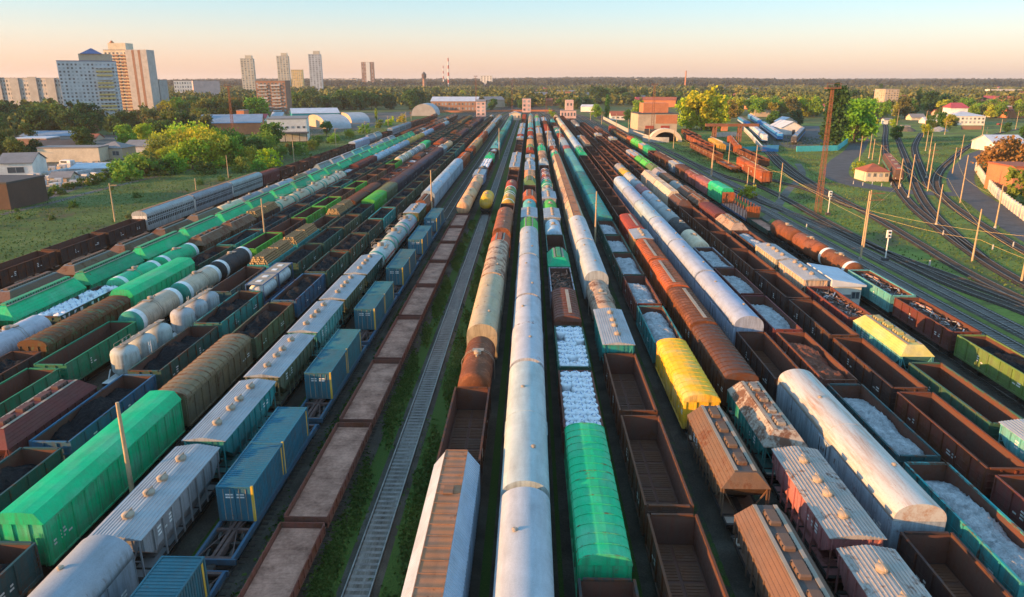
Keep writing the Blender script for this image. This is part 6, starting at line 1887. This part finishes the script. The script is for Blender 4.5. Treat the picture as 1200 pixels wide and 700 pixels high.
def in_view(x, y, L, top):
    for yy in (y - L / 2, y + L / 2):
        for dx in (-1.6, 1.6):
            for z in (0, top):
                if yy < 4: continue
                q = proj((x + dx, yy, z))
                if q and -25 < q[0] < 1225 and 0 < q[1] < 735: return True
    return False
COUNT = {}
for key, (x, spec, fill, yend) in TRAINS.items():
    rs = random.Random(key * 101 + 3)
    seq = expand(spec, fill, yend, key)
    y = 20.0; nth = 0; pend = None
    limit = yend + rs.uniform(-25, 10) if yend else 1e9
    for t in seq:
        if t[0].startswith('@'): pend = t; continue
        code, col, load, L = t
        L = L or KINDS[code][0]
        if pend:
            v = [float(q) for q in pend[1:]]
            if pend[0] == '@Y': y = v[0]
            elif pend[0] == '@n': y = rowY(v[0], v[1]) - .5 + (v[2] if len(v) > 2 else 0)
            else: y = rowY(v[0], v[1]) + .5 - L + (v[2] if len(v) > 2 else 0)
            pend = None
        if fill and y + L > limit: break
        yc = y + L / 2
        y += L
        if not in_view(x, yc, L, 4.7): continue
        nth += 1
        _, _, name, cat, kw, _ = KINDS[code]
        cw = CLR[col][2]
        if code == 'gon':
            look = (LOAD_PRE[load] if load else 'empty %s open wagon') % cw
        elif load == 'boxes': look = 'blue container flat wagon'
        else: look = '%s %s' % (cw, kw)
        if key == 0: label = 'lone yellow tank wagon standing on the otherwise empty track'
        else: label = '%s, %s in %s' % (look, ordinal(nth), TWORDS[key])
        where = '%s wagon of %s' % (ordinal(nth), TWORDS[key]) if key else ''
        grp = '%s %ss in the yard' % (cw, kw)
        c = jitter(col, rs, code)
        far = yc > 215
        mid = yc > 105
        v = rs.randint(0, 1)
        parts, flat = variant(code, L, v)
        rot = math.pi if (rs.random() < .5 and code not in ('fac',)) else 0
        if far:
            if flat is None:
                mb = MB()
                for p in parts: p.flat(mb)
                flat = mb.mesh(name); CACHE[(code, round(L, 2), v)][1] = flat
            o = tag(obj(name, flat, None, (x, yc, 0), rot, c), label, cat, grp)
        else:
            o = thing(name, label, cat, (x, yc, 0), rot, grp)
            for p in parts:
                if mid and p.name in ('ladder',): continue
                if mid and p.name == 'floor':
                    p.place(o, c, False); continue
                if mid and p.name == 'bogie':
                    if 'bogie_full' not in CACHE:
                        q = MB(); q.merge(BOGIE)
                        for yy in (-.925, .925): q.merge(WHEELS, (0, yy, .475))
                        CACHE['bogie_full'] = q.mesh('bogie')
                    obj('bogie', CACHE['bogie_full'], o, p.loc, 0, c); continue
                p.place(o, c)
        COUNT[code] = COUNT.get(code, 0) + 1
        if load:
            if far and load in ('sacks',): load = 'sackheap'
            put_load(load, code, L, x, yc, yc, rs, where, look)
print("WAGONS", COUNT, sum(COUNT.values()))
# ------------------------------------------------------------------ railcars, scrap wagons, shed between the tracks
if 'bogie_full' not in CACHE:
    q = MB(); q.merge(BOGIE)
    for yy in (-.925, .925): q.merge(WHEELS, (0, yy, .475))
    CACHE['bogie_full'] = q.mesh('bogie')
BOGME = CACHE['bogie_full']
railcar('pale blue and cream railcar at the front of the depot siding', (896, 168), (880, 153), 'wall_blue_white', 'blue_paint', 'roof_pale')
railcar('long blue locomotive with a grey roof in the depot', (914, 166), (893, 150), 'blue_wall', 'white_paint', 'roof_pale')
railcar('blue locomotive behind the pale railcar', (876, 150), (866, 143), 'blue_wall', 'white_paint', 'roof_grey')
railcar('farther blue locomotive in the depot row', (890, 148), (878, 140), 'blue_wall', 'blue_paint', 'roof_pale')
railcar('dark locomotive with blue front beside the gabled hall', (930, 170), (940, 158), 'roof_dark', 'blue_wall', 'roof_blue')
railcar('dark green electric locomotive behind the hipped roof house', (1052, 215), (1038, 193), 'wall_brown', 'green_paint', 'roof_tile')
def side_wagon(code, col, pa, pb, lab, L=None):
    a, b_ = gp(*pa), gp(*pb); d = b_ - a
    L = L or KINDS[code][0]
    n = max(1, round(d.length / L)); u = d.normalized()
    for k in range(n):
        c = a + u * (L * (k + .5)); rs = random.Random(int(pa[0] * 7 + k))
        o = thing(KINDS[code][2], lab if n == 1 else '%s, %s from the near end' % (lab, ordinal(k + 1)), KINDS[code][3], c, math.atan2(u.y, u.x) - math.pi / 2, 'old wagons on the scrap siding')
        for p in variant(code, L, 0)[0]:
            if p.name in ('ladder',): continue
            p.place(o, jitter(col, rs, col), False)
side_wagon('obox', 'orange', (898, 219), (868, 199), 'rust-orange covered wagon stored on the siding')
side_wagon('gon', 'rust', (896, 199), (866, 184), 'rusty open wagon on the scrap siding')
side_wagon('obox', 'orange', (864, 183), (856, 171), 'orange covered wagon by the teal fence', 14)
side_wagon('gon', 'rust', (842, 192), (812, 176), 'rusty red open wagon beside the arched wall')
side_wagon('flt', 'rust', (862, 203), (846, 195), 'stripped rusty flat wagon on the siding', 12)
side_wagon('gon', 'orange', (832, 180), (805, 165), 'orange-red open wagon near the portal')
side_wagon('box', 'ochre', (846, 182), (834, 174), 'orange-yellow covered wagon behind the open ones', 12)
side_wagon('gon', 'rust', (818, 168), (800, 158), 'red scrap wagon under the golden tree')
p = rowY(343, 0)
t = thing('track_hut', 'white hut with a grey sloped roof standing between the tracks', 'hut', (42.4, 98.5, 0))
MB().bx(-1.9, 1.9, -4.2, 4.2, 0, 3.3, 'wall_white').build('wall', t)
MB().loft([[(-2.3, y, 3.301), (2.3, y, 3.301), (2.3, y, 3.55), (-2.3, y, 4.3)] for y in (-4.7, 4.7)], 'roof_pale').build('roof', t)
MB().bx(-.6, .6, -4.27, -4.203, 0, 2.1, 'roof_grey').build('door', t)
obj('window', win_mesh(1.1, 1.0)[1], t, (1.2, -4.2, 2.0))
# ------------------------------------------------------------------ the evening haze over the plain
hm_ = bpy.data.materials.new('haze'); hm_.use_nodes = True; hn = hm_.node_tree; hn.nodes.clear()
ho = hn.nodes.new('ShaderNodeOutputMaterial'); hv = hn.nodes.new('ShaderNodeVolumePrincipled')
hv.inputs['Color'].default_value = (.93, .90, .88, 1); hv.inputs['Density'].default_value = HAZE; hv.inputs['Anisotropy'].default_value = .2
hn.links.new(hv.outputs[0], ho.inputs['Volume'])
MATS['haze'] = hm_
tag(MB().bx(-9050, 9050, -350, FAR + 50, -1.1, 118, 'haze').build('haze'), kind='stuff')
